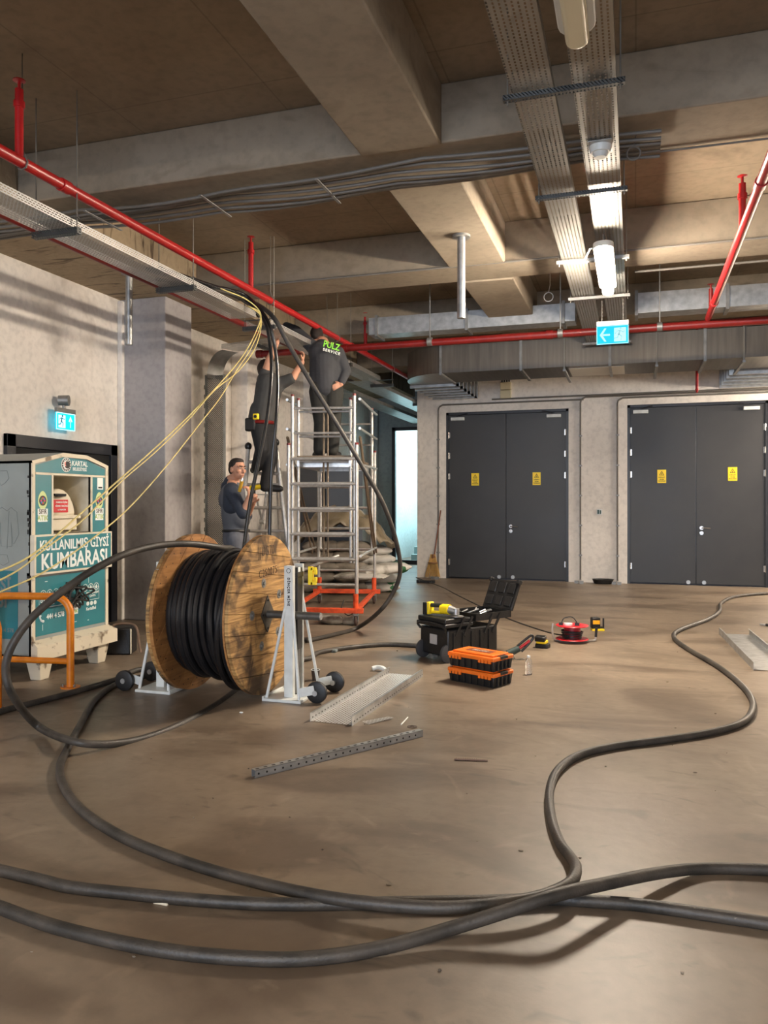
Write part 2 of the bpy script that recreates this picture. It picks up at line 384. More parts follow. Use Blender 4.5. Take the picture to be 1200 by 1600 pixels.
# ================================================================== ROOM
XL, XR, YB, ZS, ZB = -6.15, 8.0, 14.9, 4.42, 4.0
def sbox(name, m, *b, bevel=0, **k): return struct(MB().box(*b).build(name, m, origin='world', bevel=bevel, **k))
sbox('floor', m_floor, -6.4, XR+.2, -9, 21.5, -.2, 0)
sbox('ceiling', m_ceil, -6.4, XR+.2, -9, 21.5, ZS, ZS+.25)
sbox('wall_left', m_wall, XL-.2, XL, -9, 18.05, 0, ZS)
sbox('wall_right', m_wall, XR, XR+.2, -9, 15.1, 0, ZS)
mb = MB(); mb.box(-4.08, -3.5, YB, YB+.2, 0, ZS); mb.box(-3.5, -1.17, YB, YB+.2, 3.22, ZS); mb.box(-1.17, -.13, YB, YB+.2, 0, ZS)
mb.box(-.13, 2.2, YB, YB+.2, 3.24, ZS); mb.box(2.2, XR, YB, YB+.2, 0, ZS)
struct(mb.build('wall_back', m_wall, origin='world'))
sbox('wall_recess', m_blue, -4.08, -3.9, YB+.2, 18.05, 0, ZS)
mb = MB(); mb.box(XL, -5.56, 18.05, 18.25, 0, ZS); mb.box(-5.56, -4.55, 18.05, 18.25, 3.28, ZS); mb.box(-4.55, -3.9, 18.05, 18.25, 0, ZS)
struct(mb.build('wall_passage', m_blue, origin='world'))
# rear end with the wide vehicle opening (behind the camera)
mb = MB(); mb.box(XL, -4.2, -9.1, -8.9, 0, ZS); mb.box(2.2, XR, -9.1, -8.9, 0, ZS); mb.box(-4.2, 2.2, -9.1, -8.9, 3.6, ZS)
struct(mb.build('wall_rear', m_wall, origin='world'))
# stairwell
sbox('wall_stairwell_left', m_stairw, -6.0, -5.85, 18.25, 21.5, 0, ZS)
sbox('wall_stairwell_right', m_stairw, -3.9, -3.75, 18.25, 21.5, 0, ZS)
sbox('wall_stairwell_end', m_stairw, -6.0, -3.75, 21.4, 21.55, 0, ZS)
mb = MB()
for k in range(5): mb.box(-5.35, -3.9, 18.95+.28*k, 21.4, .175*k, .175*(k+1))
struct(mb.build('stairs', mat('stair_stone', (150, 174, 174), .7), origin='world', bevel=.006))
t = thing('handrail', 'pale metal handrail on the stairs seen through the bright open doorway', 'handrail', (-5.3, 20.2, .875))
mb = MB(); mb.cyl((0, 0, 0), (0, 0, .95), .02); mb.build('post', m_alum, t)
mb = MB(); mb.cyl((0, 0, .93), (1.4, 0, .93), .022); mb.cyl((0, 0, .2), (1.4, 0, .2), .012); mb.build('rail', m_alum, t)
# ceiling beams: across the room and along it
YBM = [(-6.0+2.85*k, -5.4+2.85*k) for k in range(7)]
YBM = [(5.4+2.85*k, 6.0+2.85*k) for k in range(-5, 4)]
for (a, b) in YBM:
    r = sbox('ceiling_beam', m_beam, -5.0, XR, a, b, ZB, ZS, bevel=.012)
ys = [-9]+[v for ab in YBM for v in ab]+[15.6]
for i in range(0, len(ys)-1, 2):
    a, b = ys[i], ys[i+1]
    if b-a < .05: continue
    sbox('ceiling_beam', m_beam, -1.9, -1.3, a, min(b, 14.9), ZB-.018, ZS, bevel=.012)
    sbox('ceiling_beam', m_beam, 4.0, 4.6, a, min(b, 14.9), ZB-.018, ZS, bevel=.012)
mb = MB(); mb.box(XL, -5.0, -9, 18.05, ZB, ZS); struct(mb.build('ceiling_beam', m_rough, origin='world'))
m_beamunder = m_ceil
for k, (a, b) in enumerate(YBM):
    if a < 7: continue
    sbox('column', m_col if a < 9 else m_wall, XL, -5.49 if a < 9 else -5.86, a+.1, b+.1, 0, ZB, bevel=.01)
# white corner trim pipe left of the first painted column
struct(MB().box(XL, XL+.07, 8.30, 8.42, 0, 3.98).box(XL, XL+.045, 8.42, 8.5, 0, 3.98).build('trim_1', m_wall, origin='world', bevel=.01))
struct(MB().cyl((-5.95, 17.95, 0), (-5.95, 17.95, 3.98), .06).build('trim_2', m_blue, origin='world'))
# ------------------------------------------------------------------ doors
def double_door(idx, x0, x1, zt, signs):
    o = MB().box(x0, x0+.05, YB+.01, YB+.12, 0, zt).box(x1-.05, x1, YB+.01, YB+.12, 0, zt).box(x0, x1, YB+.01, YB+.12, zt-.05, zt).build('door_%d' % idx, m_frame, origin='world')
    struct(o); xm = (x0+x1)/2
    for s, (a, b) in enumerate(((x0+.05, xm-.004), (xm+.004, x1-.05))):
        lf = MB().box(a, b, YB+.03, YB+.09, .025, zt-.055).build('door_leaf', m_door, o, bevel=.004)
        hx = a-.002 if s == 0 else b+.002
        for z in (2.78, 2.38, 1.98, .32):
            MB().cyl((hx, YB+.02, z-.06), (hx, YB+.02, z+.06), .012, n=8).box(hx-.03, hx+.03, YB+.022, YB+.03, z-.055, z+.055).build('hinge', m_chrome, lf)
        MB().cyl(((xm-.13 if s == 0 else xm+.13), YB+.0, .055), ((xm-.13 if s == 0 else xm+.13), YB+.035, .055), .035, n=16).build('floor_stop', m_galv, lf)
        cx = a+.18 if s == 0 else b-.22
        c = MB().box(cx-.13, cx+.13, YB-.03, YB+.03, zt-.16, zt-.10).build('door_closer', m_white, lf, bevel=.004)
        MB().box(cx-.01, cx+.03, YB-.035, YB-.02, zt-.10, zt-.075).cyl((cx, YB-.03, zt-.08), (cx+(.2 if s == 0 else -.22), YB-.06, zt-.03), .01, n=6).build('closer_arm', m_frame, lf)
    h = MB().cyl((xm+.09, YB+.03, 1.02), (xm+.09, YB-.035, 1.02), .012, n=10).cyl((xm+.085, YB-.035, 1.02), (xm+.235, YB-.035, 1.015), .011, n=10)
    h.cyl((xm+.09, YB+.028, 1.02), (xm+.09, YB+.02, 1.02), .034, n=20).cyl((xm+.09, YB+.028, .93), (xm+.09, YB+.018, .93), .034, n=20)
    h.build('door_handle', m_chrome, o)
    return o
double_door(1, -3.5, -1.17, 3.22, None)
double_door(2, -.13, 2.2, 3.24, None)
def warn(x, z, label):
    o = MB().box(-.075, .075, -.006, 0, -.12, .12)
    t = thing('warning_sign', label, 'sign', (x, YB+.03, z), 0, 'yellow electrical danger signs on the grey doors')
    o.build('plate', m_yellow, t, bevel=.002)
    b = MB(); R = .052; cz = .045
    tri = [(math.cos(math.radians(a))*R, cz+math.sin(math.radians(a))*R*1.0) for a in (90, 210, 330)]
    ti = [(x_*.70, cz+(z_-cz)*.70) for x_, z_ in tri]
    for i in range(3):
        j = (i+1) % 3
        b.add([(tri[i][0], -.0072, tri[i][1]), (tri[j][0], -.0072, tri[j][1]), (ti[j][0], -.0072, ti[j][1]), (ti[i][0], -.0072, ti[i][1])], [(0, 1, 2, 3)])
    for poly in ([(.006, .072), (-.012, .040), (.0, .043)], [(.0, .048), (.012, .046), (-.006, .018)]):
        b.add([(p[0], -.0072, p[1]) for p in poly], [(0, 1, 2)])
    add_text(b, 'DİKKAT', .028, (0, -.0066, -.018), FACE_NY, .0006)
    add_text(b, 'ÖLÜM', .026, (0, -.0066, -.055), FACE_NY, .0006); add_text(b, 'TEHLİKESİ', .026, (0, -.0066, -.085), FACE_NY, .0006)
    b.build('lettering', m_ink, t)
warn(-2.93, 1.92, 'yellow danger sign on the left leaf of the left grey double door')
warn(-1.76, 1.92, 'yellow danger sign on the right leaf of the left grey double door')
warn(.46, 1.94, 'yellow danger sign on the left leaf of the right grey double door')
warn(1.63, 1.97, 'yellow danger sign on the right leaf of the right grey double door, rightmost')
# dark door on the left wall behind the clothing bin
o = MB().box(XL, XL+.05, 6.45, 6.57, 0, 2.17).box(XL, XL+.05, 8.12, 8.24, 0, 2.17).box(XL, XL+.05, 6.45, 8.24, 2.04, 2.17).build('door_3', m_frame, origin='world', bevel=.004); struct(o)
MB().box(XL, XL+.018, 6.57, 8.12, .01, 2.04).build('door_leaf', m_dark, o)
o = MB().box(-5.56, -5.48, 18.0, 18.1, 0, 3.28).box(-4.6, -4.55, 18.0, 18.1, 0, 3.28).box(-5.56, -4.55, 18.0, 18.1, 3.2, 3.28).box(-5.56, -4.55, 17.98, 18.12, 0, .10).build('door_4', m_frame, origin='world'); struct(o)
# ------------------------------------------------------------------ conduits on the back wall
def conduit(name, pts, r, m, label, cat='conduit', group=None, clips=None, n=8, cm=None):
    t = thing(name, label, cat, Vector(pts[0]), 0, group)
    MB().tube(pts, r, n=n).build('tube', m, t, world=True)
    if clips:
        for p, d in clips:
            MB().cbox(p, d).build('clip', cm or m_galvd, t, world=True)
    return t
def wall_run(x, zt, xr, label, zb=.04):
    y = YB-.02
    p = [(x, y, zb), (x, y, zt-.1), (x+.02, y, zt-.04), (x+.09, y, zt), (xr, y, zt)]
    p = [p[0], p[1]]+catmull(p[1:4], 5)[1:]+[p[4]]
    conduit('wall_conduit', p, .016, m_conduit, label, 'conduit', None, [((x, y, .5+.55*k), (.06, .035, .03)) for k in range(5)])
    b = MB(); b.box(x-.09, x-.02, y-.26, y-.2, .0, .05).box(x-.0, x+.07, y-.3, y-.22, .0, .05)
    b.tube([(x, y, .05), (x-.02, y-.08, .02), (x-.03, y-.22, .02)], .01)
    tag(b.build('floor_connector', m_galvd), 'small metal connector lying on the floor at the foot of the '+('left' if x < -3 else 'middle' if x < -.5 else 'right')+' wall conduit', 'connector')
wall_run(-3.65, 3.37, -.9, 'thin conduit rising left of the left double door and over it')
wall_run(-.955, 3.41, 6.5, 'conduit rising just right of the left double door then running right')
wall_run(-.30, 3.37, 6.5, 'conduit rising just left of the right double door then running right')
conduit('wall_conduit', [(-2.6, YB-.02, 3.44), (XR, YB-.02, 3.45)], .016, m_conduit, 'topmost horizontal conduit along the back wall above the doors')
t = thing('socket_plate', 'small switch plate with a green insert on the wall between the double doors', 'switch', (-.62, YB, 1.3))
MB().box(-.045, .045, -.012, 0, -.05, .05).build('plate', m_white, t, bevel=.003)
MB().box(-.036, .0, -.016, -.011, -.038, .036).box(.008, .032, -.016, -.011, -.038, .03).build('insert', mat('dark_green', (22, 60, 46), .4), t)
o = MB().lathe([(0, .006), (.13, .006), (.155, .085), (.165, .09), (.16, .095), (.145, .085), (.12, .012), (0, .012)], 28)
o = MB().add(o.v, o.f, Matrix.Translation((-.55, YB-.17, 0)) @ Matrix.Diagonal((1.2, .8, .9, 1)))
tag(o.build('plastic_tub', m_blackp), 'shallow black plastic tub on the floor between the double doors', 'tub')
t = thing('junction_box', 'beige junction box high on the back wall beside the duct', 'junction box', (-2.33, YB, 3.62))
MB().box(-.1, .1, -.08, 0, -.17, -.02).box(-.1, .1, -.08, 0, -.01, .13).build('box', mat('beige_plastic', (208, 196, 160), .5), t, bevel=.005)
mb = MB()
for k in range(4): mb.cyl((-.07+.045*k, -.04, .12), (-.07+.045*k, -.04, .5), .014, n=8)
mb.build('cable', m_black, t)
# ================================================================== CEILING SERVICES
LB = ['first bay from the camera', 'middle', 'far']
def tray(name, p0, p1, wd, hg, m, label, group=None, cat='cable tray', up=(0, 0, 1)):
    """open U tray from p0 to p1, built along its local y"""
    p0 = Vector(p0); p1 = Vector(p1); L = (p1-p0).length; t = .002
    b = MB()
    b.add([(-wd/2, 0, 0), (wd/2, 0, 0), (wd/2, L, 0), (-wd/2, L, 0)], [(0, 1, 2, 3)])
    for s in (-1, 1):
        x = s*wd/2
        b.add([(x, 0, 0), (x, 0, hg), (x, L, hg), (x, L, 0)], [(0, 1, 2, 3)])
        b.add([(x, 0, hg), (x-s*.012, 0, hg), (x-s*.012, L, hg), (x, L, hg)], [(0, 1, 2, 3)])
    y = (p1-p0).normalized(); z = (Vector(up)-y*Vector(up).dot(y)).normalized(); x = y.cross(z)
    R = Matrix((x, y, z)).transposed()
    o = b.build(name, m, origin=(0, 0, 0)); o.location = p0; o.rotation_euler = R.to_euler()
    return tag(o, label, cat, group)
tray('cable_tray', (-.555, 1.0, 3.80), (-.555, 11.9, 3.80), .235, .055, m_perf, 'left of the two perforated trays running overhead to the back wall', 'long overhead trays')
tray('cable_tray', (-.215, 1.0, 3.80), (-.215, 11.9, 3.80), .235, .055, m_perf, 'right of the two overhead perforated trays, carrying the lit lamp', 'long overhead trays')
names = ['nearest the camera', 'just beyond the conduit bundle', 'beside the lit lamp', 'over the hanging exit sign', 'above the big duct']
ybr = []
for i, py in enumerate((137, 303, 408, 467)):
    r = ray(870, py); tt = (3.79-CAMH)/r.z; ybr.append(r.y*tt)
ybr.append(11.75)
rod = mat('threaded_rod', (128, 124, 116), .5, .6)
for i, y in enumerate(ybr):
    t = thing('tray_bracket', 'slotted steel cross bracket under both overhead trays, '+names[i], 'bracket', (-.385, y, 3.79))
    MB().box(-.335, .335, -.02, .02, -.035, -.004).build('rail', m_perfd if i < 2 else m_galvd, t)
    for s in (-1, 1): MB().cyl((s*.31, 0, -.06), (s*.31, 0, (ZB if False else ZS)-3.79), .005, n=6).build('threaded_rod', rod, t)
tag(MB().box(-.12, .12, 0, .0015, 0, .06).box(-.12, .12, -.4, 0, 0, .0015).build('tray_offcut', m_perf2, origin=(0, 0, 0)), None) if 0 else None
# left wall-side tray
TX, TZ = -4.0, 3.44
tray('cable_tray', (TX, 2.0, TZ), (TX, 7.55, TZ), .30, .06, m_perf2, 'near half of the wide perforated tray beside the red pipe on the left', 'left-hand overhead trays')
tray('cable_tray', (TX, 7.9, TZ), (TX-.05, 12.0, TZ), .30, .06, m_perf2, 'far half of the left tray, behind the worker standing on the scaffold', 'left-hand overhead trays')
tray('cable_tray', (TX-.28, 12.0, TZ), (TX-.33, 17.8, TZ), .36, .06, m_galv, 'plain steel tray running into the passage past the scaffold', 'left-hand overhead trays')
tray('cable_tray', (TX-.75, 12.6, TZ-.1), (TX-.8, 17.8, TZ-.1), .35, .06, m_galvd, 'second dull tray in the passage, nearer the left wall', 'left-hand overhead trays')
LY = []
for py, px in ((355, 88), (443, 275), (480, 380)):
    r = ray(px, py); LY.append(r.y*(TZ-CAMH)/r.z)
LY = [PX(88, 355, TX).y, PX(275, 443, TX).y, PX(405, 495, TX).y, 10.4, 12.4, 15]
nm = ['nearest the camera, lit blue', 'second from the camera', 'where the hanging black cables drop', 'behind the scaffold worker', 'at the start of the passage', 'deep in the passage']
for i, y in enumerate(LY):
    t = thing('tray_bracket', 'bracket with rods carrying the left tray, '+nm[i], 'bracket', (TX, y, TZ))
    MB().box(-.20, .20, -.025, .025, -.05, -.004).box(-.2, .2, -.025, .025, .0+.062, .066).build('rail', m_perfd, t)
    for s in (-1, 1): MB().cyl((s*.18, 0, -.06), (s*.18, 0, (ZB if s*.18+TX < -5 else ZS)-TZ), .005, n=6).build('threaded_rod', rod, t)
# vertical tray on the wall and its bend, plus branch towards the main tray
prof = lambda w_, h_: [(-w_/2, 0), (-w_/2, h_), (-w_/2+.003, h_), (-w_/2+.003, .003), (w_/2-.003, .003), (w_/2-.003, h_), (w_/2, h_), (w_/2, 0)]
t = thing('vertical_tray', 'wide vertical cable tray down the left wall with a curved top bend', 'cable tray', (-5.9, 10.3, 0))
b = MB(); b.box(-.15, .15, -.002, 0, .0, 3.35); b.build('back_sheet', m_perfg, t)
for s in (-1, 1): MB().box(s*.15-.004, s*.15+.004, -.07, .0, .1, 3.35).build('side_rail', m_galv, t)
mb = MB()
for k in range(22): mb.box(-.165, -.148, -.075, -.06, .2+.14*k, .26+.14*k)
mb.build('side_lug', m_galvd, t)
b = MB(); arc = [(0, .0, 3.3)]+[(.35*(1-math.cos(a)), 0, 3.35+.32*math.sin(a)) for a in [math.pi/2*k/8 for k in range(9)]]
arc = [Vector((-.02+p[0]*.9, -.0-p[0]*.3, p[2])) for p in arc]
e2 = Vector((.36, .93, 0))
vs = []; 
for p in arc: vs += [p-e2*.15, p+e2*.15]
b.add([tuple(v) for v in vs], [(2*i, 2*i+1, 2*i+3, 2*i+2) for i in range(len(arc)-1)]); b.build('bend', m_galvd, t)
tray('cable_tray', (-5.6, 10.15, 3.68), (-4.2, 9.55, 3.60), .30, .06, m_perf2, 'short slanting tray joining the vertical wall tray to the left tray', 'left-hand overhead trays')
t = thing('tray_bracket', 'small bracket with rods holding the slanting tray near the ladder', 'bracket', (-4.9, 9.85, 3.63))
MB().box(-.02, .02, -.18, .18, -.035, -.002).build('rail', m_perfd, t)
for s in (-1, 1): MB().cyl((0, s*.17, -.05), (0, s*.17, ZS-3.63), .005, n=6).build('threaded_rod', rod, t)
# red pipes
def pipe(label, a, b_, r, m, cat='pipe', joints=(), extras=None, group='red sprinkler pipes'):
    t = thing('sprinkler_pipe', label, cat, Vector(a), 0, group)
    MB().cyl(a, b_, r, n=20).build('tube', m, t, world=True)
    A = Vector(a); B = Vector(b_); d = (B-A).normalized()
    for s in joints:
        p = A+d*s; MB().cyl(p-d*.04, p+d*.04, r*1.22, n=20).build('coupling', m, t, world=True)
    return t
RX, RZ = -3.85, 3.70
t = pipe('long bright red pipe running back above the left tray', (RX, 1.5, RZ), (RX, 15.5, RZ), .038, m_red, joints=(3.1, 9.0))
for py, px, z1 in ((200, 30, 4.17), (410, 392, 4.2), (500, 571, 4.25)):
    y = PX(px, py, RX).y
    MB().cyl((RX, y, RZ), (RX, y, z1), .027, n=14).cyl((RX, y, z1-.12), (RX, y, z1-.08), .036, n=14).lathe([(0, 0), (.04, .005), (.04, .01), (0, .012)], 12, Matrix.Translation((RX, y, z1+.05))).cyl((RX, y, z1), (RX, y, z1+.05), .01, n=8).build('sprinkler_riser', m_red, t, world=True)
for y in (4.2, 7.9, 9.95, 12.5):
    MB().tube([(RX-.045, y, RZ), (RX-.03, y, RZ-.035), (RX, y, RZ-.046), (RX+.03, y, RZ-.035), (RX+.045, y, RZ), (RX+.02, y, RZ+.05), (RX, y, RZ+.09)], .006, n=6).cyl((RX, y, RZ+.09), (RX, y, ZS), .004, n=6).build('hanger', rod, t, world=True)
pipe('dark red pipe running behind and below the left tray', (-4.39, 1.5, 3.56), (-4.39, 9.7, 3.56), .034, m_dred)
t = pipe('dark red pipe crossing the room in front of the big duct', (-5.0, 9.86, 3.53), (XR, 9.80, 3.55), .046, m_dred, joints=(.03, 1.3, 4.0, 6.5))
for x in (-2.55, -.9, .25, 2.0):
    MB().cyl((x, 9.82, 3.54), (x+.06, 9.82, 3.54), .055, n=16).cyl((x+.03, 9.82, 3.58), (x+.03, 9.82, ZS), .008, n=6).build('hanger', m_galvd, t, world=True)
pipe('red pipe on the right running from overhead to the crossing pipe', (.81, 1.5, 3.62), (.81, 9.8, 3.60), .036, m_red, joints=(4.3, 7.6))
y = PX(1160, 320, .81).y
t = thing('sprinkler_riser', 'short red sprinkler riser on the right pipe near the frame edge', 'sprinkler', (.81, y, 3.62))
MB().cyl((0, 0, 0), (0, 0, .36), .027, n=14).cyl((0, 0, .24), (0, 0, .28), .036).cyl((0, 0, .36), (0, 0, .42), .01).lathe([(0, .41), (.04, .42), (0, .43)], 12).build('riser', m_red, t)
y = PX(1106, 460, .81).y
t = thing('sprinkler_riser', 'small dark red sprinkler head over the pipe junction on the right', 'sprinkler', (.81, 9.45, 3.63))
MB().cyl((0, 0, 0), (0, 0, .22), .024, n=14).cyl((0, 0, .22), (0, 0, .27), .01).lathe([(0, .26), (.04, .27), (0, .28)], 12).build('riser', m_dred, t)
t = thing('sprinkler_drop', 'red sprinkler drop hanging below the big duct above the right doors', 'sprinkler', (PY(1089, 590, 13.6).x, 13.6, 3.3))
MB().cyl((0, 0, 0), (0, 0, 1.11), .022, n=12).cyl((0, 0, -.06), (0, 0, 0), .012, .03).build('drop', m_red, t)
# cross duct (big) with elbow and the branch going to the wall
YD0, YD1, ZD0, ZD1 = 12.0, 13.0, 3.50, 3.93
t = thing('ventilation_duct', 'big dull rectangular duct across the back with a rounded left elbow', 'duct', (-2.9, 12, ZD0))
b = MB(); b.box(-2.9, XR, YD0, YD1, ZD0, ZD1)
b.build('straight_duct', m_duct, t, world=True)
b = MB(); cx, cy, ro = -2.9, YD1+.0, YD1-YD0
poly = [(cx, YD1+.0)]+[(cx-.78*math.sin(a), cy-ro*math.cos(a)) for a in [math.pi/2*k/14 for k in range(15)]]
b.prism(poly, ZD1-ZD0, z0=ZD0); b.box(cx-.78, cx, YD1, YB, ZD0, ZD1); b.build('elbow', m_duct, t, world=True)
for x in [-2.9, -1.65, -.35, .95, 2.2]:
    MB().box(x-.02, x+.02, YD0-.03, YD1+.03, ZD0-.03, ZD1+.03).build('flange', m_galvd, t, world=True)
for x in [-1.0, .3, 1.45]:
    f = MB().box(x-.012, x+.012, YD0-.06, YD0-.045, ZD0-.05, ZS).build('hanger', rod, t, world=True)
    MB().box(x-.02, x+.02, YD0-.08, YD1+.08, ZD0-.08, ZD0-.05).build('hanger_rail', m_galvd, t, world=True)
MB().box(-.95, -.15, YD0+.15, YD1-.1, ZD0-.012, ZD0-.001).build('access_panel', mat('pale_panel', (190, 186, 176), .6), t, world=True)
for k in range(6):
    y = YD1+.1+.32*k
    MB().box(cx-.82, cx+.05, y, y+.045, ZD0-.045, ZD0-.0).box(cx, cx+.06, y, y+.045, ZD0-.045, ZD1).build('branch_flange', m_galv, t, world=True)
t = thing('ventilation_duct', 'short ribbed branch duct going to the back wall at the right edge', 'duct', (1.45, 13.1, ZD0-.02))
MB().box(1.45, 3.4, YD1+.05, YB, ZD0-.02, ZD1-.03).build('body', m_duct, t, world=True)
for k in range(5):
    y = YD1+.1+.36*k
    MB().box(1.38, 3.45, y, y+.045, ZD0-.07, ZD1).build('branch_flange', m_galv, t, world=True)
# thinner duct in front of beam
t = thing('ventilation_duct', 'thin galvanised duct hanging in front of the big duct, left run', 'duct', (-3.6, 10.7, 3.86))
MB().box(-3.62, -.75, 10.6, 10.9, 3.86, 4.10).build('body', m_galv, t, world=True)
for x in (-3.5, -2.2, -.9): MB().box(x-.02, x+.02, 10.57, 10.93, 3.83, 4.13).build('flange', m_galvd, t, world=True)
t = thing('ventilation_duct', 'thin galvanised duct on the right beyond the hanging exit sign', 'duct', (.0, 10.7, 3.86))
MB().box(.02, XR, 10.6, 10.9, 3.90, 4.16).build('body', m_galv, t, world=True)
for x in (.02, 1.1, 2.3): MB().box(x-.02, x+.02, 10.57, 10.93, 3.87, 4.19).build('flange', m_galvd, t, world=True)
# bundle of conduits under the first cross beam
for k in range(7):
    y = 5.55+.065*k; pts = []
    for j in range(24):
        x = XL+.02+j*(6.3/23)
        z = 3.955-.03*abs(math.sin(x*2.1+.15*k))-.015*math.sin(x*1.3+k)
        pts.append((x, y+.02*math.sin(x*1.2+k*.8), z-.0))
    c = tag(MB().tube(pts, .0135, n=8).build('ceiling_conduit', m_conduit), ('grey conduit of the sagging bundle under the nearest beam, %s of seven' % ['front', 'second', 'third', 'fourth', 'fifth', 'sixth', 'rear'][k]), 'conduit', 'conduit bundle under the nearest beam')
for x in (-4.4, -3.3, -2.3):
    tag(MB().box(x-.012, x+.012, 5.5, 6.0, 3.905, 3.912).build('bundle_strap', m_galvd), 'metal strap holding the bundle of conduits, '+{-4.4: 'leftmost', -3.3: 'middle', -2.3: 'rightmost'}[x], 'strap', 'bundle straps')
def cconduit(label, pts, r=.011): return tag(MB().tube(pts, r, n=8).build('ceiling_conduit', m_conduit), label, 'conduit')
cconduit('single conduit along the front edge of the second beam', [(-4.9, 8.22, 3.985), (-.9, 8.22, 3.985), (3.9, 8.22, 3.985)])
cconduit('pale conduit along the rear of the second beam on the right', [(0.0, 8.95, 3.97), (3.9, 8.95, 3.97)], .013)
cconduit('thin conduit on the ceiling beyond the second beam on the right', [(0.0, 8.9, 4.05), (3.9, 8.9, 4.05)], .009)
cconduit('thin conduit crossing under the nearest beam at the upper right', [(-.1, 5.98, 3.985), (3.9, 6.04, 3.985)], .008)
# hanging steel posts
for px, lab, x, y, zb in ((720, 'steel tube post hanging from the ceiling beam in mid room', -1.56, 7.27, 3.20), (200, 'steel tube post hanging from the ceiling near the left wall', -5.27, 7.32, 3.19)):
    t = thing('hanging_post', lab, 'post', (x, y, zb))
    MB().cyl((0, 0, 0), (0, 0, 3.99-zb), .038, n=20).build('tube', m_galv, t)
    MB().cyl((0, 0, 3.96-zb), (0, 0, 3.985-zb), .085, n=20).build('flange', m_galvd, t)
# smoke detector and conduit rings under the tray
t = thing('smoke_detector', 'round white smoke detector under the right overhead tray', 'detector', (-.215, PX(938, 256, -.215).y, 3.79))
MB().cyl((0, 0, -.045), (0, 0, -.004), .062, .075, n=24).build('base', m_white, t); MB().cyl((0, 0, -.075), (0, 0, -.045), .035, .05, n=24).build('sensor', m_white, t)
MB().box(-.075, .075, -.1, .1, -.005, -.001).build('mount_plate', m_galv, t)
def ring(label, c, r, m=m_conduit): 
    return tag(MB().tube([(c[0]+r*math.cos(a), c[1], c[2]+r*math.sin(a)) for a in [2*math.pi*k/20 for k in range(20)]], .006, n=6, closed=True).tube([(c[0], c[1], c[2]+r), (c[0]+.02, c[1], c[2]+r+.1), (c[0]+.01, c[1]+.02, ZB if 0 else 4.39)], .004, n=5).build('wire_loop', m), label, 'wire')
ring('loop of thin wire hanging beside the upper right tray', tuple(PD(990, 240, 5.4)), .045)
ring('round wire loop hanging left of the lit lamp, beyond the beam', tuple(PD(857, 464, 9.6)), .055, m_alum)
# lamps
m_lamp = emis('lamp_cover_lit', (255, 240, 218), LAMP_E)
m_lamp.node_tree.nodes['Principled BSDF'].inputs['Emission Color'].default_value = (*LAMP_COL, 1)
m_off = mat('lamp_cover', (214, 206, 176), .3)
m_haz = mat('lamp_tray', (200, 200, 196), .45)
def batten(label, x, y0, lit, L=1.5, z=3.66):
    t = thing('batten_lamp', label, 'lamp', (x, y0, z), 0, 'batten lamps')
    ro = [(-.055, 0), (-.05, .04), (.05, .04), (.055, 0)]
    def loopprism(zlo, zhi, w_):
        pts = []
        for k in range(9): a = math.pi*k/8; pts.append((w_*math.cos(a), L-w_+w_*math.sin(a)))
        for k in range(9): a = math.pi+math.pi*k/8; pts.append((w_*math.cos(a), w_+w_*math.sin(a)))
        return MB().prism(pts, zhi-zlo, z0=zlo)
    loopprism(-.006, .045, .086).build('housing', m_haz, t, bevel=.006)
    loopprism(-.075, -.001, .053).build('cover', m_lamp if lit else m_off, t, bevel=.02, seg=3)
    for y in (.15, L-.15): MB().cyl((0, y, .04), (0, y, .14), .005, n=6).build('hanger', rod, t)
    return t
t = batten('lit white batten lamp hanging under the right overhead tray', -.215-.045, 6.95, True, 1.42)
MB().tube([(-.03, .2, .05), (-.12, .2, .04), (-.17, .22, -.06)], .008, n=6).build('cable_tail', m_white, t)
batten('unlit batten lamp under the right overhead tray at the top of the picture', -.255, 2.3, False)
batten('lit batten lamp beyond the right edge, between the duct and the back wall', 3.9, 13.2, True, z=3.2)
batten('lit batten lamp of the row behind', -.26, -3.6, True)
# hanging exit sign
def pictogram(mb, w_, h_, flip, arrow):
    """white field, running man and arrow; local: x right, z up, on y=-.001"""
    pass
def man(b, c, s, f=1):
    """running figure facing f, centred at c (x,z), scale s"""
    P = lambda x, z: Vector((c[0]+f*x*s, 0, c[1]+z*s))
    b.cyl(P(.06, .36)+Vector((0, -.0005, 0)), P(.06, .36)+Vector((0, -.002, 0)), .075*s, n=14)
    def bar(a, d, w_):
        A = P(*a); B = P(*d); n = (B-A).normalized(); q = Vector((-n.z, 0, n.x))*w_*s
        b.add([tuple(v+Vector((0, -.0015, 0))) for v in (A-q, B-q, B+q, A+q)], [(0, 1, 2, 3)])
    bar((.03, .25), (-.06, -.02), .06); bar((.05, .25), (.22, .12), .028); bar((.22, .12), (.3, .2), .025)
    bar((0, .24), (-.2, .17), .028); bar((-.2, .17), (-.27, .03), .025)
    bar((-.05, 0), (.12, -.12), .04); bar((.12, -.12), (.08, -.38), .033); bar((-.06, 0), (-.12, -.2), .04); bar((-.12, -.2), (-.34, -.24), .033)
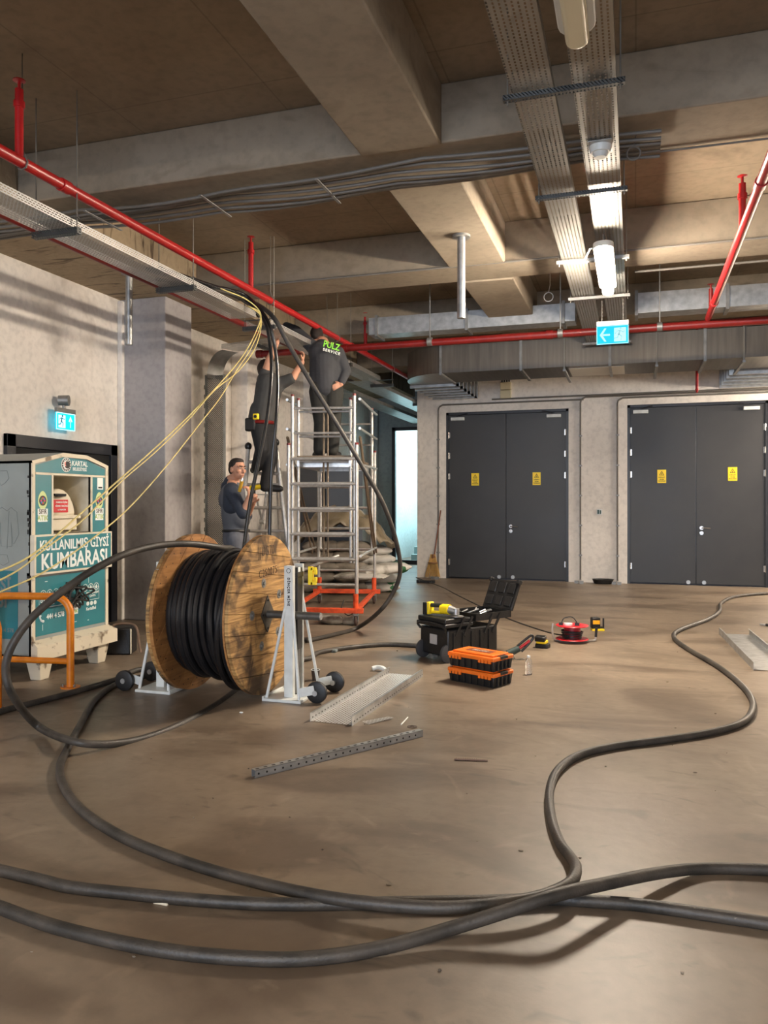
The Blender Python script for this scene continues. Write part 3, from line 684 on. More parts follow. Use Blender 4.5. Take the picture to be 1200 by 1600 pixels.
def exit_sign(label, loc, rz, w_, h_, mirror, wall=False):
    t = thing('exit_sign', label, 'exit sign', loc, rz)
    MB().box(-w_/2, w_/2, -.02, .02, h_/2, h_/2+.05).build('housing', m_white if not wall else m_galvd, t, bevel=.003)
    pm = emis('exit_panel'+('w' if wall else ''), (20, 170, 200), .55 if not wall else .9, (6, 50, 62))
    MB().box(-w_/2, w_/2, -.006, .006, -h_/2, h_/2).build('panel', pm, t)
    wm = emis('exit_white'+('w' if wall else ''), (150, 215, 235), .40 if not wall else 1.2, (70, 100, 108))
    b = MB(); f = -1 if mirror else 1; y = -.0075
    # white door field
    cx = w_*.22*f
    b.box(cx-w_*.17, cx+w_*.2, y-.0005, y, -h_*.38, h_*.36)
    # border
    for q in ((-w_/2, w_/2, -h_/2, -h_/2+.008), (-w_/2, w_/2, h_/2-.008, h_/2), (-w_/2, -w_/2+.008, -h_/2, h_/2), (w_/2-.008, w_/2, -h_/2, h_/2)): b.box(q[0], q[1], y-.0005, y, q[2], q[3])
    ax = -w_*.25*f
    if wall:
        for poly in ([(-.02, -.33), (.02, -.33), (.02, .1), (-.02, .1)], [(0, .36), (-.14, .05), (-.09, .0), (0, .16)], [(0, .36), (.14, .05), (.09, 0), (0, .16)]):
            b.add([(ax+p[0]*h_*1.1, y-.001, p[1]*h_) for p in poly], [tuple(range(len(poly)))])
    else:
        for poly in ([(-.1, -.05), (.32, -.05), (.32, .05), (-.1, .05)], [(-.28, 0), (0, .36), (.12, .36), (-.12, 0)], [(-.28, 0), (-.12, 0), (.12, -.36), (0, -.36)]):
            b.add([(ax+p[0]*h_*.9, y-.001, p[1]*h_) for p in poly], [tuple(range(len(poly)))])
    b.build('symbols', wm, t)
    b2 = MB(); man(b2, (cx, 0), h_*.85, 1 if not wall else 1); MM = MB().add(b2.v, b2.f, Matrix.Translation((0, y-.0008, 0)))
    MM.build('running_figure', mat('exit_green', (18, 110, 130), .5), t)
    return t
p = PD(957, 523, 8.9)
t = exit_sign('glowing exit sign hanging on chains below the overhead trays', tuple(p), YAW*.0, .35, .21, False)
for s in (-1, 1):
    pts = [(s*.115, 0, .155+.0105*k) for k in range(16)]
    b = MB()
    n = int((3.78-p.z-.155)/.02)
    for k in range(n):
        z = .16+.02*k
        b.tube([(s*.115+(.006*math.cos(a) if k % 2 else 0), (0 if k % 2 else .006*math.cos(a)), z+.012*math.sin(a)) for a in [2*math.pi*j/8 for j in range(8)]], .0022, n=5, closed=True)
    b.build('chain', m_alum, t)
p = PX(102, 659, XL+.10)
t = exit_sign('glowing blue exit sign on the left wall above the dark door', tuple(p), math.pi/2, .30, .19, True, True)
MB().box(-.04, .04, .02, .10, .095, .13).build('bracket', m_galvd, t)
MB().cyl((-.02, 0, .145), (-.02, 0, .18), .02).cyl((-.045, .05, .235), (-.0, -.05, .235), .055, .06, n=20).build('spotlight', m_galvd, t)
# ================================================================== CLOTHING BIN  (local: x = along front (world +y), y = depth into bin, z up)
BX, BY0, BY1 = -4.67, 5.19, 6.155
BW = BY1-BY0
bin_ = thing('clothing_bin', 'teal and white used-clothing collection bin against the left wall', 'collection bin', (BX, (BY0+BY1)/2, 0), math.pi/2)
# local frame: +x -> world +y, -y -> world +x (front faces -y local)
h = BW/2; ZT = 1.80; ZA = 1.885
outline = [(-h, .19), (h, .19), (h, ZT), (.19, ZA-.005), (-.12, ZA), (-h, ZT)]
Q = Matrix(((1, 0, 0, 0), (0, 0, -1, 0), (0, 1, 0, 0), (0, 0, 0, 1)))   # prism xy -> xz
ox0, ox1, oz0, oz1 = -.235, .245, 1.20, 1.69
b = MB(); D = 1.05
# body shell: sides, back, roof, bottom, front with opening
b.box(-h, -h+.02, .0, D, .19, ZT).box(h-.02, h, .0, D, .19, ZT).box(-h, h, D-.02, D, .19, ZT).box(-h, h, 0, D, .19, .21)
top = [(-h, ZT), (-.12, ZA), (.19, ZA-.005), (h, ZT)]
for i in range(3):
    (x0, z0), (x1, z1) = top[i], top[i+1]
    b.add([(x0, -.012, z0), (x1, -.012, z1), (x1, D, z1), (x0, D, z0), (x0, -.012, z0-.02), (x1, -.012, z1-.02), (x1, D, z1-.02), (x0, D, z0-.02)], [(0, 1, 2, 3), (7, 6, 5, 4), (0, 4, 5, 1), (3, 2, 6, 7), (0, 3, 7, 4), (1, 5, 6, 2)])
b.box(-h, ox0, 0, .02, .19, ZT).box(ox1, h, 0, .02, .19, ZT).box(ox0, ox1, 0, .02, .19, oz0).add(
    [(ox0, 0, oz1), (ox1, 0, oz1), (ox1, 0, ZA-.02), (ox0, 0, ZA-.025), (ox0, .02, oz1), (ox1, .02, oz1), (ox1, .02, ZA-.02), (ox0, .02, ZA-.025)], [(0, 1, 2, 3), (7, 6, 5, 4), (0, 4, 5, 1)])
b.add([(-h, 0, ZT), (ox0, 0, ZT), (ox0, 0, ZA-.025)], [(0, 1, 2)]).add([(h, 0, ZT), (ox1, 0, ZT), (ox1, 0, ZA-.02)], [(0, 1, 2)])
b.build('body', m_bside, bin_)
b = MB(); b.box(-h, -h+.035, -.012, 0, .33, ZT).box(h-.035, h, -.012, 0, .33, ZT)
b.build('corner_trim', m_creamw, bin_)
b = MB(); b.add([(-h, -.013, ZT), (-h, -.013, ZT-.03), (-.12, -.013, ZA-.035), (-.12, -.013, ZA)], [(0, 1, 2, 3)]).add([(-.12, -.013, ZA), (-.12, -.013, ZA-.035), (.19, -.013, ZA-.04), (.19, -.013, ZA-.005)], [(0, 1, 2, 3)]).add([(.19, -.013, ZA-.005), (.19, -.013, ZA-.04), (h, -.013, ZT-.03), (h, -.013, ZT)], [(0, 1, 2, 3)])
b.build('roof_trim', m_creamw, bin_)
# recess
b = MB(); rd = .42
b.box(ox0-.012, ox0, 0, rd, oz0, oz1).box(ox1, ox1+.012, 0, rd, oz0, oz1).box(ox0, ox1, rd, rd+.01, oz0, oz1).box(ox0, ox1, 0, rd, oz1, oz1+.01).box(ox0, ox1, 0, rd, oz0-.01, oz0)
b.build('chute_recess', m_cream, bin_)
b = MB(); r_ = .20; n = 12
prof = [(-.15, oz0+.10), (-.15, oz0+.16)]+[(-.15+.0, oz0+.16)]
pts = [(r_*math.cos(a)-.05, oz0+.14+1.2*r_*math.sin(a)) for a in [math.pi*k/n for k in range(n+1)]]
b.prism([(x-.0, z) for x, z in pts], .30, Matrix(((1, 0, 0, -.02), (0, 0, 1, .06), (0, 1, 0, 0), (0, 0, 0, 1))))
b.build('chute_drum', m_cream, bin_, bevel=.03, seg=3)
MB().box(-.24, .16, .03, .40, oz0+.12, oz0+.15).box(-.235, .13, .05, .40, oz0+.02, oz0+.12).build('chute_ledge', m_cream, bin_, bevel=.006)
MB().box(-.17, -.03, .03, .07, oz0+.318, oz0+.336).box(-.15, -.05, .02, .05, oz0+.312, oz0+.320).build('chute_handle', m_dark, bin_)
st = MB().box(-.215, .02, .054, .058, oz0+.175, oz0+.285).build('red_sticker', mat('sticker_red', (196, 24, 34), .4), bin_)
b = MB()
for k, s_ in enumerate(('KUMBARA İÇİNE', 'GİRMEK TEHLİKELİ', 've YASAKTIR')): add_text(b, s_, .018, (-.06, .053, oz0+.262-.032*k), FACE_NY, .0006)
b.cyl((-.195, .0535, oz0+.23), (-.195, .0525, oz0+.23), .026, n=16)
b.build('red_sticker_print', m_paper, st)
# front teal vinyl
b = MB(); y0, y1 = -.004, -.001
b.add([(-h+.04, y0, oz1+.02), (h-.04, y0, oz1+.02), (h-.04, y0, ZT-.035), (.19, y0, ZA-.045), (-.12, y0, ZA-.04), (-h+.04, y0, ZT-.035)], [(0, 1, 2, 3, 4, 5)])
b.box(-h+.045, ox0-.02, y0, y1, oz0-.01, oz1+.0).box(ox1+.02, h-.045, y0, y1, oz0-.01, oz1)
b.box(-h+.045, h-.04, -.0045, y1, .36, .845)
b.build('teal_vinyl', m_teal, bin_)
b = MB(); b.box(ox0-.018, ox0, -.01, 0, oz0-.005, oz1+.018).box(ox1, ox1+.018, -.01, 0, oz0-.005, oz1+.018).box(ox0-.2, ox1+.2, -.009, 0, oz1, oz1+.018).build('opening_trim', m_cream, bin_)
bn = MB().box(-h-.012, h+.012, -.045, -.0, .865, 1.195).build('banner_board', m_cream, bin_, bevel=.004)
MB().box(-h+.008, h-.008, -.047, -.0455, .885, 1.18).build('banner_print', m_teal, bin_)
b = MB(); add_text(b, 'KULLANILMIŞ GİYSİ', .118, (.0, -.0482, 1.100), FACE_NY, .0024, xs=.82); add_text(b, 'KUMBARASI', .185, (0, -.0482, .965), FACE_NY, .0040, xs=.86)
b.build('banner_lettering', m_paper, bin_)
# crest and town name
b = MB(); c0 = (-.075, 1.785)
b.cyl((c0[0], -.0045, c0[1]), (c0[0], -.0065, c0[1]), .062, n=32); b.build('crest_rim', m_paper, bin_)
b = MB(); b.cyl((c0[0], -.0066, c0[1]), (c0[0], -.0078, c0[1]), .056, n=32); b.build('crest_ring', m_ink, bin_)
b = MB()
for k in range(14):
    a = 2*math.pi*k/14; b.box(-.005, .005, -.0088, -.0079, -.004, .004, Matrix.Translation((c0[0]+.048*math.cos(a), 0, c0[1]+.048*math.sin(a))))
b.cyl((c0[0], -.0079, c0[1]), (c0[0], -.0086, c0[1]), .039, n=28); b.build('crest_field', m_paper, bin_)
b = MB(); b.cyl((c0[0]+.008, -.0087, c0[1]), (c0[0]+.008, -.0095, c0[1]), .032, n=24).build('crest_emblem', m_ink, bin_)
b = MB(); b.add([(c0[0]-.034, -.0097, c0[1]+.016), (c0[0]-.006, -.0097, c0[1]+.026), (c0[0]-.012, -.0097, c0[1]+.004), (c0[0]-.004, -.0097, c0[1]-.014), (c0[0]-.026, -.0097, c0[1]-.012), (c0[0]-.018, -.0097, c0[1]+.006)], [(0, 1, 2, 5), (2, 3, 4, 5)]).build('crest_accent', mat('crest_red', (226, 150, 140), .5), bin_)
b = MB(); add_text(b, 'KARTAL', .062, (.10, -.0045, 1.80), FACE_NY, .0010, xs=.9); add_text(b, 'BELEDİYESİ', .040, (.10, -.0045, 1.752), FACE_NY, .0006, xs=.88); b.build('town_lettering', m_paper, bin_)
# side columns: round badge, SIFIR ATIK
m_lime = mat('lime_print', (196, 214, 150), .5)
mcol = [mat('petal_pink', (210, 60, 110), .5), mat('petal_blue', (40, 120, 190), .5), mat('petal_red', (200, 60, 50), .5), mat('petal_green', (60, 140, 70), .5)]
def badge(x, z, s=1.0, yy=-.0045, R=.062):
    b = MB(); pts = []
    for k in range(28):
        a = 2*math.pi*k/28; rr = R*s*(1+.16*max(0, math.cos(a-math.pi/2))**6+.12*max(0, math.cos(a+math.pi/2))**6)
        pts.append((x+.86*rr*math.cos(a), yy, z+rr*1.12*math.sin(a)))
    b.add(pts, [tuple(range(28))]).build('badge', m_lime, bin_)
    MB().cyl((x, yy-.0005, z), (x, yy-.0012, z), .042*s, n=24).build('badge_disc', mat('badge_dark', (40, 44, 40), .5), bin_)
    for k in range(8):
        a = 2*math.pi*k/8; MB().ball((x+.02*s*math.cos(a), yy-.0016, z+.02*s*math.sin(a)), (.010*s, .0008, .010*s), 8, 4).build('badge_petal', mcol[k % 4], bin_)
    b = MB(); b.box(x-.058*s, x+.058*s, yy-.0006, yy, z-.118*s, z-.066*s).box(x-.055*s, x+.055*s, yy-.0006, yy, z-.175*s, z-.12*s).build('badge_plate', m_paper, bin_)
    b = MB(); add_text(b, 'SIFIR', .056*s, (x, yy-.0012, z-.092*s), FACE_NY, .0006*s, xs=.80); b.build('badge_text', m_ink, bin_)
    b = MB(); add_text(b, 'ATIK', .060*s, (x, yy-.0012, z-.146*s), FACE_NY, .0006*s, xs=.95); b.build('badge_text', mat('lime_text', (150, 176, 80), .5), bin_)
badge(-.355, 1.475); badge(.365, 1.475)
MB().box(.335, .415, -.0065, -.0045, 1.58, 1.685).build('label_sticker', m_paper, bin_)
MB().box(.348, .402, -.0075, -.0066, 1.59, 1.604).build('label_print', m_ink, bin_)
# lower panel print
b = MB(); yy = -.0052
def rrect(b, x0, x1, z0, z1, w_=.004):
    b.box(x0, x1, yy-.0006, yy, z0, z0+w_).box(x0, x1, yy-.0006, yy, z1-w_, z1).box(x0, x0+w_, yy-.0006, yy, z0, z1).box(x1-w_, x1, yy-.0006, yy, z0, z1)
rrect(b, -.40, .36, .585, .70)
def ringf(b, x, z, r):
    n = 20
    for k in range(n):
        a0, a1 = 2*math.pi*k/n, 2*math.pi*(k+1)/n
        b.add([(x+r*math.cos(a0), yy-.001, z+r*math.sin(a0)), (x+r*math.cos(a1), yy-.001, z+r*math.sin(a1)), (x+.85*r*math.cos(a1), yy-.001, z+.85*r*math.sin(a1)), (x+.85*r*math.cos(a0), yy-.001, z+.85*r*math.sin(a0))], [(0, 1, 2, 3)])
for x in (-.35, -.275, -.20, .17, .245, .32):
    ringf(b, x, .70, .034); b.add([(x-.014, yy-.001, .682), (x+.014, yy-.001, .682), (x+.010, yy-.001, .705), (x, yy-.001, .722), (x-.010, yy-.001, .705)], [(0, 1, 2, 3, 4)])
add_text(b, 'GİYSİ - AYAKKABI', .030, (-.385, yy, .642), FACE_NY, .001, ax='LEFT'); add_text(b, 'KUMBARASIDIR', .024, (-.385, yy, .612), FACE_NY, .0008, ax='LEFT')
add_text(b, 'PERDE ÇARŞAF', .024, (.27, yy, .648), FACE_NY, .0008); add_text(b, 'ÇANTA', .024, (.27, yy, .620), FACE_NY, .0008)
add_text(b, '444 4 578', .058, (-.205, yy, .505), FACE_NY, .0018, xs=.9)
b.tube([(-.385, yy, .53), (-.39, yy, .51), (-.375, yy, .485), (-.35, yy, .475)], [.012, .008, .008, .012], n=8)
for x, s_ in ((.205, 'f'), (.255, '✉'), (.305, 'o')): b.cyl((x, yy+.001, .555), (x, yy-.001, .555), .019, n=20)
add_text(b, 'KartalBel', .040, (.25, yy, .508), FACE_NY, .001, xs=.9)
b.build('panel_print', m_paper, bin_)
badge_box = MB().box(-.02, .075, yy-.001, yy, .485, .575).build('badge_plate', m_paper, bin_)
b = MB(); add_text(b, 'SIFIR', .038, (.028, yy-.0015, .552), FACE_NY, .001, xs=.85); b.build('badge_text', m_ink, bin_)
b = MB(); add_text(b, 'ATIK', .038, (.028, yy-.0015, .508), FACE_NY, .001); b.build('badge_text', MATS['lime_text'], bin_)
b = MB(); b.box(-.36, -.355, yy-.001, yy, .40, .45).box(.03, .06, yy-.001, yy, .415, .419).box(.20, .22, yy-.001, yy, .405, .412).box(.215, .219, yy-.001, yy, .74, .79).box(-.33, -.30, yy-.001, yy, .80, .805).build('scratch', m_paper, bin_)
# lock slots and skirt and legs
b = MB()
for k in range(5): b.box(-.075+.035*k, -.05+.035*k, -.02, 0, .735, .77)
b.box(-.08, .1, -.012, 0, .76, .775).build('lock_slots', m_dark, bin_)
b = MB(); b.add([(-h, -.013, .33), (h, -.013, .33), (h+.03, -.09, .29), (-h-.03, -.09, .29), (-h-.03, -.09, .175), (h+.03, -.09, .175), (h, .0, .175), (-h, .0, .175), (-h, .0, .33), (h, .0, .33)],
      [(0, 1, 2, 3), (3, 2, 5, 4), (4, 5, 6, 7), (7, 6, 9, 8), (8, 9, 1, 0), (0, 3, 4, 7, 8), (1, 9, 6, 5, 2)]).build('skirt', m_creamw, bin_)
for x in (-h+.12, h-.12):
    for y in (.02, .85):
        MB().frustum((x, y, 0), (.10, .10), (.17, .15), .19).build('leg', m_creamw, bin_, bevel=.005)
# near side (facing the camera, local -x): print
SM = Matrix(((0, 0, -1), (-1, 0, 0), (0, 1, 0)))      # text facing local -x
b = MB(); xs_ = -h-.002
b.box(-h-.003, -h-.0005, .13, .95, .34, .90).build('side_print', m_teal, bin_)
b = MB(); add_text(b, 'GİYSİ', .15, (-h-.0036, .36, .78), SM, .004, xs=.82); add_text(b, 'KUMBARASI', .18, (-h-.0036, .62, .655), SM, .005, xs=.8); add_text(b, '444 4 578', .045, (-h-.0036, .26, .41), SM, .001)
b.build('side_lettering', m_stk, bin_)
b = MB()
def sl(pts, closed=True): b.tube([(-h-.0015, y, z) for y, z in pts], .0016, n=4, closed=closed)
sl([(.17, 1.12), (.12, 1.20), (.14, 1.38), (.20, 1.42), (.24, 1.39), (.29, 1.42), (.36, 1.38), (.38, 1.15), (.33, 1.10), (.31, 1.30), (.30, 1.10), (.19, 1.10), (.20, 1.30), (.18, 1.12)])
sl([(.22, 1.39), (.24, 1.08)], False); sl([(.26, 1.62), (.22, 1.66), (.24, 1.72), (.32, 1.72), (.34, 1.66), (.30, 1.60)]); sl([(.48, 1.50), (.50, 1.56), (.58, 1.58), (.66, 1.52), (.66, 1.48), (.48, 1.47)])
sl([(.22, .97), (.24, 1.03), (.32, 1.03), (.34, .97), (.28, .94)]); sl([(.45, .95), (.45, 1.1), (.62, 1.1), (.62, .95)])
b.build('side_drawing', mat('faint_ink', (112, 120, 118), .6), bin_)
b = MB()
random.seed(3)
for k in range(18):
    z = random.uniform(.5, 1.7); b.box(-h-.0025, -h-.0005, .004+random.random()*.02, .014+random.random()*.03, z, z+random.uniform(.01, .04))
b.build('paint_chips', m_ink, bin_)
# black hangers hooked on the bin front
t = thing('clothes_hangers', 'tangle of black plastic clothes hangers hooked on the teal bin front', 'hangers', (BX+.05, 5.66, .70), 0)
random.seed(5)
for k in range(6):
    M = Matrix.Translation((.005+.010*k, -.03+.012*k*(-1)**k, -.0)) @ Matrix.Rotation(math.radians(-38+13*k+random.uniform(-6, 6)), 4, 'X')
    p_ = [(0, 0, .04), (0, .05, .02), (0, .12, -.04), (0, .19, -.075), (0, .205, -.10), (0, .18, -.105), (0, 0, -.09), (0, -.18, -.105), (0, -.205, -.10), (0, -.19, -.075), (0, -.12, -.04), (0, -.05, .02)]
    s_ = .72+.06*random.random()
    pts = catmull([M @ (Vector(q)*s_) for q in p_], 4, True)
    hk = catmull([M @ (Vector(q)*s_) for q in [(0, 0, .04), (0, 0, .065), (0, .02, .085), (0, .01, .11), (0, -.02, .10)]], 4)
    MB().tube(pts, .009, n=6, closed=True).tube(hk, .006, n=6).build('hanger', m_black, t)
t2 = tag(MB().ball((0, 0, .02), (.055, .035, .025), 10, 6).ball((.05, .02, .015), (.03, .03, .02), 8, 5).build('crumpled_paper', m_paper, origin=(0, 0, 0)), 'crumpled white paper on the floor under the bin', 'paper'); t2.location = F(144, 1030)
# black bag behind the bin
t = thing('black_bag', 'black speaker-like case with a strap on the floor beside the clothing bin', 'case', F(190, 1022), math.radians(20))
MB().box(-.17, .10, -.05, .18, 0, .26).build('body', m_blackp, t, bevel=.015)
MB().box(.095, .108, -.06, -.04, .01, .25).build('front_edge', m_cream, t, bevel=.008)
MB().tube(catmull([(-.1, -.02, .26), (-.05, .02, .285), (.08, .03, .285), (.15, -.02, .25), (.17, -.02, .12), (.19, -.03, .02)], 5), .012, n=8).build('strap', mat('tan_strap', (120, 96, 78), .7), t)
# ================================================================== BARRIER
def barrier(pr, pl, zt, label):
    t = thing('barrier_rail', label, 'barrier', pr, math.atan2((pl-pr).y, (pl-pr).x)-math.pi/2)
    y0, y1, rr = (pl-pr).length, 0, .14
    pts = [(0, y1, 0), (0, y1, zt-rr)]+[(0, y1+rr-rr*math.cos(a), zt-rr+rr*math.sin(a)) for a in [math.pi/2*k/8 for k in range(1, 9)]]
    pts += [(0, y0-rr+rr*math.sin(a), zt-rr+rr*math.cos(a)) for a in [math.pi/2*k/8 for k in range(9)]]+[(0, y0, 0)]
    MB().tube(pts, .029, n=18).build('hoop', m_orangep, t)
    MB().cyl((0, y0, .21), (0, y1, .205), .024, n=16).build('cross_rail', m_orangep, t)
    for y in (y0, y1):
        p_ = MB().cyl((0, y, 0), (0, y, .008), .075, n=24).build('base_plate', m_orangep, t)
        for a in (0, 2.1, 4.2): MB().cyl((.055*math.cos(a), y+.055*math.sin(a), .005), (.055*math.cos(a), y+.055*math.sin(a), .03), .009, n=6).build('bolt', m_chrome, p_)
barrier(F(110, 1074), F(-16, 1070), .715, 'orange tubular barrier hoop standing in front of the clothing bin')
barrier(F(-4, 1110), F(-170, 1112), .70, 'second orange barrier at the left edge, nearer the camera, only its end visible')
# ================================================================== CABLE DRUM
DX0, DX1, DY, DZ, DR = -3.30, -2.645, 5.37, .617, .597
def woodmat(name, c1, c2, dark, k=0):
    m = bpy.data.materials.new(name); m.use_nodes = True; nt = m.node_tree; L = nt.links
    b = nt.nodes['Principled BSDF']; b.inputs['Roughness'].default_value = .62; b.inputs['Specular IOR Level'].default_value = .3
    tc = nt.nodes.new('ShaderNodeTexCoord').outputs['Object']
    mp = nt.nodes.new('ShaderNodeMapping'); mp.inputs['Scale'].default_value = (1, 1.2, 22); mp.inputs['Rotation'].default_value = (math.radians(k), 0, 0); L.new(tc, mp.inputs[0])
    n = nd(nt, 'ShaderNodeTexNoise'); n.inputs['Scale'].default_value = 2.2; n.inputs['Detail'].default_value = 8; n.inputs['Distortion'].default_value = .6; L.new(mp.outputs[0], n.inputs['Vector'])
    r = nt.nodes.new('ShaderNodeValToRGB'); r.color_ramp.elements[0].color = (*lin(c1), 1); r.color_ramp.elements[1].color = (*lin(c2), 1); r.color_ramp.elements[0].position = .3; r.color_ramp.elements[1].position = .65
    L.new(n.outputs['Fac'], r.inputs[0])
    n2 = nd(nt, 'ShaderNodeTexNoise'); n2.inputs['Scale'].default_value = 5; n2.inputs['Detail'].default_value = 9; n2.inputs['Distortion'].default_value = .8; L.new(tc, n2.inputs['Vector'])
    r2 = nt.nodes.new('ShaderNodeValToRGB'); r2.color_ramp.elements[0].position = .47; r2.color_ramp.elements[1].position = .62; r2.color_ramp.elements[1].color = (dark[3],)*3+(1,)
    L.new(n2.outputs['Fac'], r2.inputs[0])
    mx = nt.nodes.new('ShaderNodeMix'); mx.data_type = 'RGBA'; L.new(r2.outputs[0], mx.inputs[0]); L.new(r.outputs[0], mx.inputs[6]); mx.inputs[7].default_value = (*lin(dark[:3]), 1)
    L.new(mx.outputs[2], b.inputs['Base Color'])
    bp = nt.nodes.new('ShaderNodeBump'); bp.inputs['Strength'].default_value = .35; bp.inputs['Distance'].default_value = .01; L.new(n.outputs['Fac'], bp.inputs['Height']); L.new(bp.outputs[0], b.inputs['Normal'])
    return m
m_wood = woodmat('weathered_wood', (122, 88, 52), (196, 156, 100), (62, 48, 36, .9))
m_wood2 = woodmat('inner_wood', (140, 96, 54), (170, 122, 72), (96, 66, 40, .5), 40)
dr = thing('cable_drum', 'large wooden cable drum wound with thick black cable, held by two white jacks', 'cable drum', (-2.95, DY, .02))
def planks(x0, x1, ang, m, n=8, gap=.004):
    """round flange from straight boards"""
    b = MB(); w_ = 2*DR/n
    R = Matrix.Translation((0, DY, DZ)) @ Matrix.Rotation(ang, 4, 'X')
    for k in range(n):
        z0 = -DR+k*w_+gap/2; z1 = z0+w_-gap; pl = []
        N = 10
        for j in range(N+1):
            z = z0+(z1-z0)*j/N; pl.append((math.sqrt(max(0, DR*DR-z*z)), z))
        poly = pl+[(-y, z) for y, z in reversed(pl)]
        jx = random.uniform(-.002, .002)
        b.prism(poly, x1-x0, R @ Matrix(((0, 0, 1, x0+jx), (1, 0, 0, 0), (0, 1, 0, 0), (0, 0, 0, 1))))
    return b
random.seed(11)
fl = planks(DX1-.028, DX1, math.radians(-7), m_wood).build('flange', m_wood, dr, world=True)
planks(DX1-.044, DX1-.029, math.radians(83), m_wood2).build('flange_lining', m_wood2, dr, world=True)
fl2 = planks(DX0+.0, DX0+.028, math.radians(-7), m_wood).build('flange', m_wood, dr, world=True)
planks(DX0+.029, DX0+.056, math.radians(48), m_wood2).build('flange_lining', m_wood2, dr, world=True)
b = MB(); b.cyl((DX0+.05, DY, DZ), (DX1-.05, DY, DZ), .27, n=32); b.build('core', m_wood2, dr, world=True)
# nails on the inner far flange
b = MB()
for rr in (.36, .44, .52, .565):
    for k in range(26):
        a = 2*math.pi*k/26+rr*3; b.cyl((DX0+.055, DY+rr*math.cos(a), DZ+rr*math.sin(a)), (DX0+.058, DY+rr*math.cos(a), DZ+rr*math.sin(a)), .0045, n=6)
b.build('nails', m_ink, dr, world=True)['kind'] = 'stuff'
for k in range(5):
    a = 2*math.pi*k/5+.55; c_ = Vector((DX1, DY+.245*math.cos(a), DZ+.245*math.sin(a)))
    MB().cyl(c_-Vector((.0, 0, 0)), c_+Vector((.002, 0, 0)), .036, n=20).cyl(c_, c_+Vector((.012, 0, 0)), .014, n=12).lathe([(.022, 0), (.022, .004), (.03, .004), (.03, 0)], 20, Matrix.Translation(c_) @ Matrix.Rotation(math.pi/2, 4, 'Y')).build('bolt', m_galvd, dr, world=True)
b = MB(); q = .14
b.add([(DX1+.001, DY, DZ+q*1.0), (DX1+.001, DY+q*.78, DZ), (DX1+.001, DY, DZ-q), (DX1+.001, DY-q*.78, DZ), (DX1+.008, DY, DZ+q), (DX1+.008, DY+q*.78, DZ), (DX1+.008, DY, DZ-q), (DX1+.008, DY-q*.78, DZ)], [(0, 1, 2, 3), (7, 6, 5, 4), (0, 4, 5, 1), (1, 5, 6, 2), (2, 6, 7, 3), (3, 7, 4, 0)])
hub = b.build('hub_plate', mat('hub_steel', (88, 84, 78), .5, .7, var=.3, scale=14), dr, world=True)
for dy, dz in ((0, .105), (.08, 0), (0, -.105), (-.08, 0)): MB().cyl((DX1+.008, DY+dy, DZ+dz), (DX1+.014, DY+dy, DZ+dz), .008, n=8).build('screw', m_ink, dr, world=True)
b = MB(); c = Vector((DX1+.0006, DY, DZ))
add_text(b, 'JJUG70', .105, (DX1+.0008, DY-.01, DZ+.475), FACE_X @ Matrix.Rotation(math.radians(2), 3, 'Z'), -.0015, xs=.8, spacing=1.1)
add_text(b, 'C2S0075', .085, (DX1+.0008, DY+.02, DZ+.315), FACE_X @ Matrix.Rotation(math.radians(4), 3, 'Z'), -.001, xs=.9, spacing=1.15)
b.build('stencil', mat('stencil_ink', (62, 46, 34), .8), dr, world=True)
# coil
random.seed(21); b = MB()
n = 11
for k in range(n):
    x = DX0+.085+(DX1-DX0-.16)*k/(n-1)
    R_ = .42+.055*math.sin(math.pi*(k+.5)/n*.9+.35)+random.uniform(-.008, .008)
    dy_, dz_ = random.uniform(-.012, .012), random.uniform(-.012, .006)
    tilt = random.uniform(-.02, .02)
    for lay in range(3):
        rr = R_-.043*lay
        b.tube([(x+tilt*math.sin(a+k)+(.022 if lay % 2 else 0), DY+dy_+rr*math.cos(a), DZ+dz_+rr*math.sin(a)) for a in [2*math.pi*j/56 for j in range(56)]], .0235, n=10, closed=True)
for (x, rr, dz_, t_) in ((DX1-.09, .50, -.03, .02), (DX1-.13, .505, -.05, .05), (DX1-.20, .485, -.055, -.04), (DX1-.08, .53, -.035, .0)):
    b.tube([(x+t_*math.sin(a), DY+rr*math.cos(a), DZ+dz_+rr*math.sin(a)) for a in [2*math.pi*j/60 for j in range(60)]], .0225, n=10, closed=True)
b.build('cable_winding', m_coil, dr, world=True)
